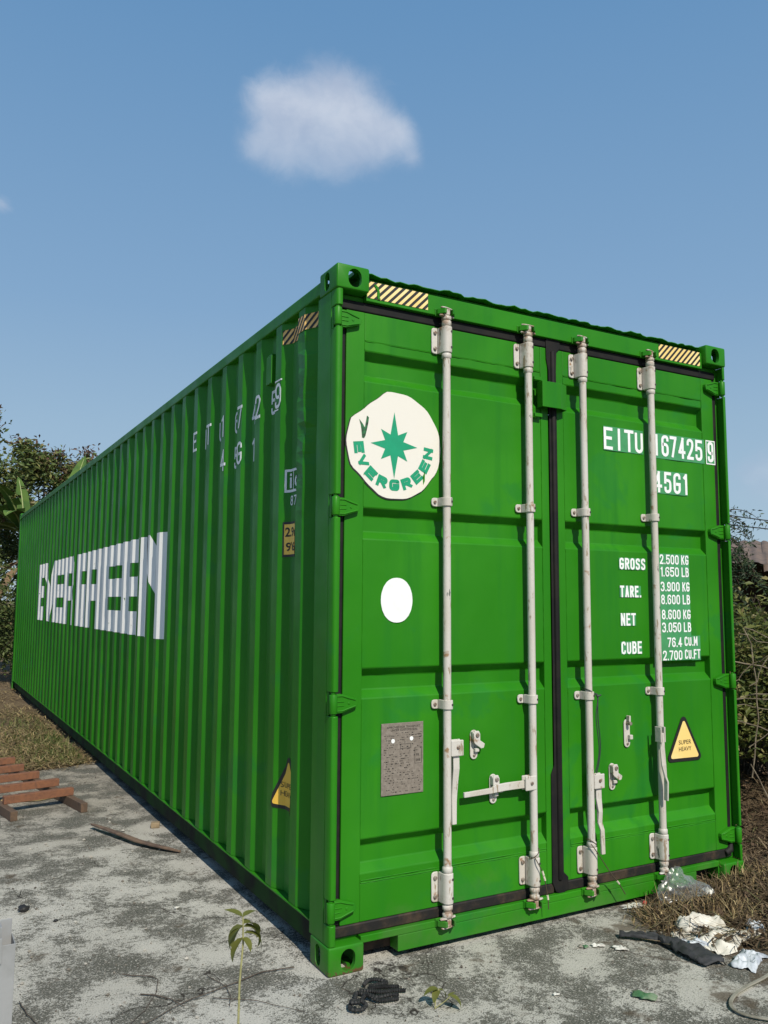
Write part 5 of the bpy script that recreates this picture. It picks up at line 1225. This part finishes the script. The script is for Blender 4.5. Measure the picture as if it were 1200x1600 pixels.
crumple('white_wrapper', (1.895, -.465), .10, .075, 40, .07, 4.1, CLOTHB, 'small white wrapper standing up right of the crumpled sheet', 'wrapper', 22, 16, 2.2)
crumple('white_wrapper', (1.50, -.46), .12, .075, -60, .06, 12.2, CLOTHB, 'folded white wrapper between black cloth and crumpled sheet', 'wrapper', 24, 16, 2.0)
crumple('pale_blue_bag', (1.58, -.675), .20, .10, 25, .05, 9.4, CLOTHB, 'pale blue and white plastic bag below the crumpled sheet', 'bag', 34, 20, 3.4)
# black cloth strip
V = []; F = []; cp = [Vector(p) for p in ((1.30, -.235, .012), (1.365, -.30, .016), (1.415, -.365, .016), (1.43, -.44, .018), (1.425, -.52, .022), (1.43, -.60, .018), (1.42, -.645, .012))]; ws = [.020, .026, .028, .042, .060, .066, .050]; n = 42
for i in range(n+1):
    u = i/n*6; k = min(int(u), 5); t = u-k; p = cp[k].lerp(cp[k+1], t); w_ = ws[k]*(1-t)+ws[k+1]*t; d = (cp[k+1]-cp[k]).normalized(); s = Vector((d.y, -d.x, 0))
    for j in range(9): vv = j/8-.5; V.append(p+s*vv*2*w_*(1+.12*mn.noise(Vector((u*2, j, 3))))+Vector((0, 0, .016*mn.noise(Vector((u*1.6, vv*4, 1)))+.014*(1-abs(vv*2)**2)+.012*mn.noise(Vector((u*4, vv*7, 6))))))
for i in range(n):
    for j in range(8): a = i*9+j; F.append((a, a+1, a+10, a+9))
o = MB().add([(v[0], v[1], max(.003, v[2])) for v in V], F).build('black_cloth', BCLOTH, loc=(1.4, -.45, 0), smooth=True, autosm=60); o.modifiers.new('solid', 'SOLIDIFY').thickness = .002; tag(o, 'long strip of black cloth beside the white litter', 'cloth')
def scrap(c, su, sv, rot, h, seed, mat, label, cat='paper', zb=0.0): return crumple('paper_scrap' if cat == 'paper' else 'plastic_scrap', c, su, sv, rot, h, seed, mat, label, cat, 12, 9, 1.6, .0008, 0, .25, zb)
p1 = scrap((1.63, .005), .11, .045, -20, .03, 2.2, PAPER, 'white paper wrapper with a red mark under the door sill')
p2 = scrap((1.735, -.055), .10, .04, -30, .03, 5.2, PAPER, 'second torn white wrapper with a red mark beside the clear bag')
RED = simple('red_print', (.42, .06, .05), .6)
crumple('red_mark', (1.685, -.018), .022, .018, 0, .02, 3.3, RED, None, None, 6, 5, 1, .0006, .016, .3, 0.0, par=p1); crumple('red_mark', (1.755, -.06), .02, .016, 0, .02, 3.9, RED, None, None, 6, 5, 1, .0006, .016, .3, 0.0, par=p2)
scrap((2.03, -.10), .07, .06, 30, .08, 6.6, PAPER, 'pale scrap of paper standing in the dead grass by the clear bag', zb=.02)
scrap((1.145, -.265), .05, .024, -30, .02, 1.1, PAPER, 'thin white scrap left of the black cloth, upper one'); scrap((1.21, -.335), .055, .035, -35, .03, 8.8, PAPER, 'white scrap left of the black cloth, lower one')
scrap((.965, -.70), .085, .045, -50, .03, 3.5, GRN, 'crumpled green and white plastic scrap near the bottom edge', 'plastic scrap'); scrap((1.09, -.25), .025, .02, 10, .02, 4.5, GRN, 'tiny bright green scrap left of the white scraps', 'plastic scrap')
scrap((-.31, 1.02), .03, .012, 30, .012, 2.9, PAPER, 'tiny white paper bit on the concrete behind the weed'); scrap((.69, -.53), .022, .012, -20, .012, 7.9, PAPER, 'tiny white paper bit on the concrete in front of the doors')
# pale flat hose at the lower right
HOSE = simple('pale_hose', (.25, .235, .19), .7, scale=18, col2=(.16, .145, .11)); pts = [Vector(p) for p in ((1.75, -.74, .014), (1.52, -.81, .012), (1.36, -.835, .011), (1.26, -.86, .010), (1.19, -.90, .010), (1.165, -.95, .010), (1.19, -1.01, .010), (1.26, -1.07, .010), (1.40, -1.12, .010))]; secs = []
for i in range(33):
    u = i/32*8; k = min(int(u), 7); t = u-k; P0, P1, P2, P3 = pts[max(k-1, 0)], pts[k], pts[k+1], pts[min(k+2, 8)]; p = .5*((2*P1)+(P2-P0)*t+(2*P0-5*P1+4*P2-P3)*t*t+(3*P1-P0-3*P2+P3)*t**3); d = ((P2-P1)).normalized(); s = Vector((d.y, -d.x, 0)); secs.append((p, s*.007, Vector((0, 0, .003))))
o = MB().bar(secs).build('flat_hose', HOSE, loc=(1.3, -.95, 0), bevel=.002); tag(o, 'pale flat hose curling on the ground at the lower right', 'hose')

# clear plastic bag by the foot of the fourth rod
m = bpy.data.materials.new('clear_film'); m.use_nodes = True; nt = m.node_tree; nt.nodes.clear(); ou = N(nt, 'ShaderNodeOutputMaterial'); tr_ = N(nt, 'ShaderNodeBsdfTransparent'); tr_.inputs[0].default_value = (.93, .94, .94, 1); gl = N(nt, 'ShaderNodeBsdfGlossy'); gl.inputs['Roughness'].default_value = .32; gl.inputs[0].default_value = (.85, .86, .86, 1); df = N(nt, 'ShaderNodeBsdfDiffuse'); df.inputs[0].default_value = (.55, .56, .56, 1)
lw = N(nt, 'ShaderNodeLayerWeight'); lw.inputs[0].default_value = .35; a1 = N(nt, 'ShaderNodeMixShader'); nt.links.new(df.outputs[0], a1.inputs[1]); nt.links.new(gl.outputs[0], a1.inputs[2]); a1.inputs[0].default_value = .6
a2 = N(nt, 'ShaderNodeMixShader'); nt.links.new(smooth(nt, lw.outputs['Facing'], .0, 1.0, .10, .62), a2.inputs[0]); nt.links.new(tr_.outputs[0], a2.inputs[1]); nt.links.new(a1.outputs[0], a2.inputs[2]); nt.links.new(a2.outputs[0], ou.inputs[0])
bm = bmesh.new(); bmesh.ops.create_icosphere(bm, subdivisions=5, radius=1)
for v in bm.verts:
    q = v.co.copy(); k = 1+.22*mn.noise(q*1.3+Vector((2, 5, 1)))-.20*abs(mn.noise(q*2.6))-.12*abs(mn.noise(q*5.5)); top_ = max(0, q.z)
    x, y, z = q.x*.165*k, q.y*.065*k, q.z*.10*k
    if q.z > 0: x = x*(1-.45*top_)-.03*top_; z *= 1.25
    else: z *= .5
    if q.x > .4: z *= .75; x += .05*(q.x-.4)
    v.co = Vector((x, y, z))
zmin = min(v.co.z for v in bm.verts); me = bpy.data.meshes.new('clear_bag'); bm.to_mesh(me); bm.free(); me.materials.append(m)
for p in me.polygons: p.use_smooth = True
me.set_sharp_from_angle(angle=R(30)); o = bpy.data.objects.new('clear_bag', me); COL.objects.link(o); o.location = (1.875, -.075, -zmin+.001); tag(o, 'crumpled clear plastic bag at the foot of the rightmost lock rod', 'bag')

# seal wires tied to the rods
WIREG = simple('dark_green_cord', (.015, .03, .025), .6); WIREB = simple('brown_wire', (.06, .045, .025), .7); BEAD = simple('white_bead', (.55, .52, .40), .6)
def spl(pts, n=6):
    P = [Vector(p) for p in pts]; Q = []
    for k in range(len(P)-1):
        p0, p1, p2, p3 = P[max(k-1, 0)], P[k], P[k+1], P[min(k+2, len(P)-1)]
        for i in range(n): t = i/n; Q.append(.5*((2*p1)+(p2-p0)*t+(2*p0-5*p1+4*p2-p3)*t*t+(3*p1-p0-3*p2+p3)*t**3))
    Q.append(P[-1]); return Q
def ring(x, y, z, r, sl, n=14): return [(x+r*math.cos(2*math.pi*k/n), y+r*math.sin(2*math.pi*k/n), z+sl*math.cos(2*math.pi*k/n)) for k in range(n+1)]
sw_ = empty('seal_cord', (1.40, -.02, 1.03), 'dark green cord tied round the third lock rod and hanging to its handle', 'cord')
MB().tube(ring(RODX[2], RY, 1.036, .021, -.012), .003, 6).build('loop', WIREG, sw_)
MB().tube(spl([(1.392, .008, 1.024), (1.409, -.018, 1.016), (1.392, -.02, .92), (1.407, -.02, .78), (1.398, -.02, .71), (1.386, -.014, .66)]), .0026, 6).build('strand', WIREG, sw_)
MB().tube(spl([(1.392, .008, 1.022), (1.404, -.018, 1.012), (1.402, -.022, .92), (1.414, -.022, .79), (1.404, -.022, .71), (1.392, -.016, .655)]), .0026, 6).build('strand', WIREG, sw_)
MB().tube([(1.400, -.02, 1.014), (1.422, -.024, 1.020)], [.006, .003], 6).build('knot', WIREG, sw_)
def wire(base, loop, pts, beads, label):
    t = empty('wire_seal', base, label, 'wire', 'wire seals'); MB().tube(ring(*loop), .0022, 6).build('loop', WIREB, t); MB().tube(spl(pts), .0022, 6).build('strand', WIREB, t)
    for b, d in beads: b = Vector(b); d = Vector(d).normalized()*.010; MB().tube([b-d, b+d], .0048, 8).build('bead', BEAD, t)
wire((1.04, -.03, .30), (RODX[1], RY, .330, .023, .020), [(1.017, -.012, .318), (1.022, -.028, .296), (1.045, -.03, .257), (1.054, -.03, .233), (1.077, -.02, .163), (1.082, -.02, .141), (1.085, -.02, .088)], [((1.047, -.03, .252), (.03, 0, -.08)), ((1.055, -.03, .229), (.03, 0, -.08)), ((1.081, -.02, .140), (.01, 0, -.06))], 'brown wire seal with white beads hanging from the second lock rod')
wire((1.40, -.03, .30), (RODX[2], RY, .335, .023, -.016), [(1.352, -.012, .335), (1.366, -.03, .306), (1.418, -.03, .24), (1.457, -.03, .191), (1.501, -.03, .144), (1.544, -.03, .085)], [((1.500, -.03, .145), (.045, 0, -.05))], 'brown wire seal with one bead sticking out from the third lock rod')
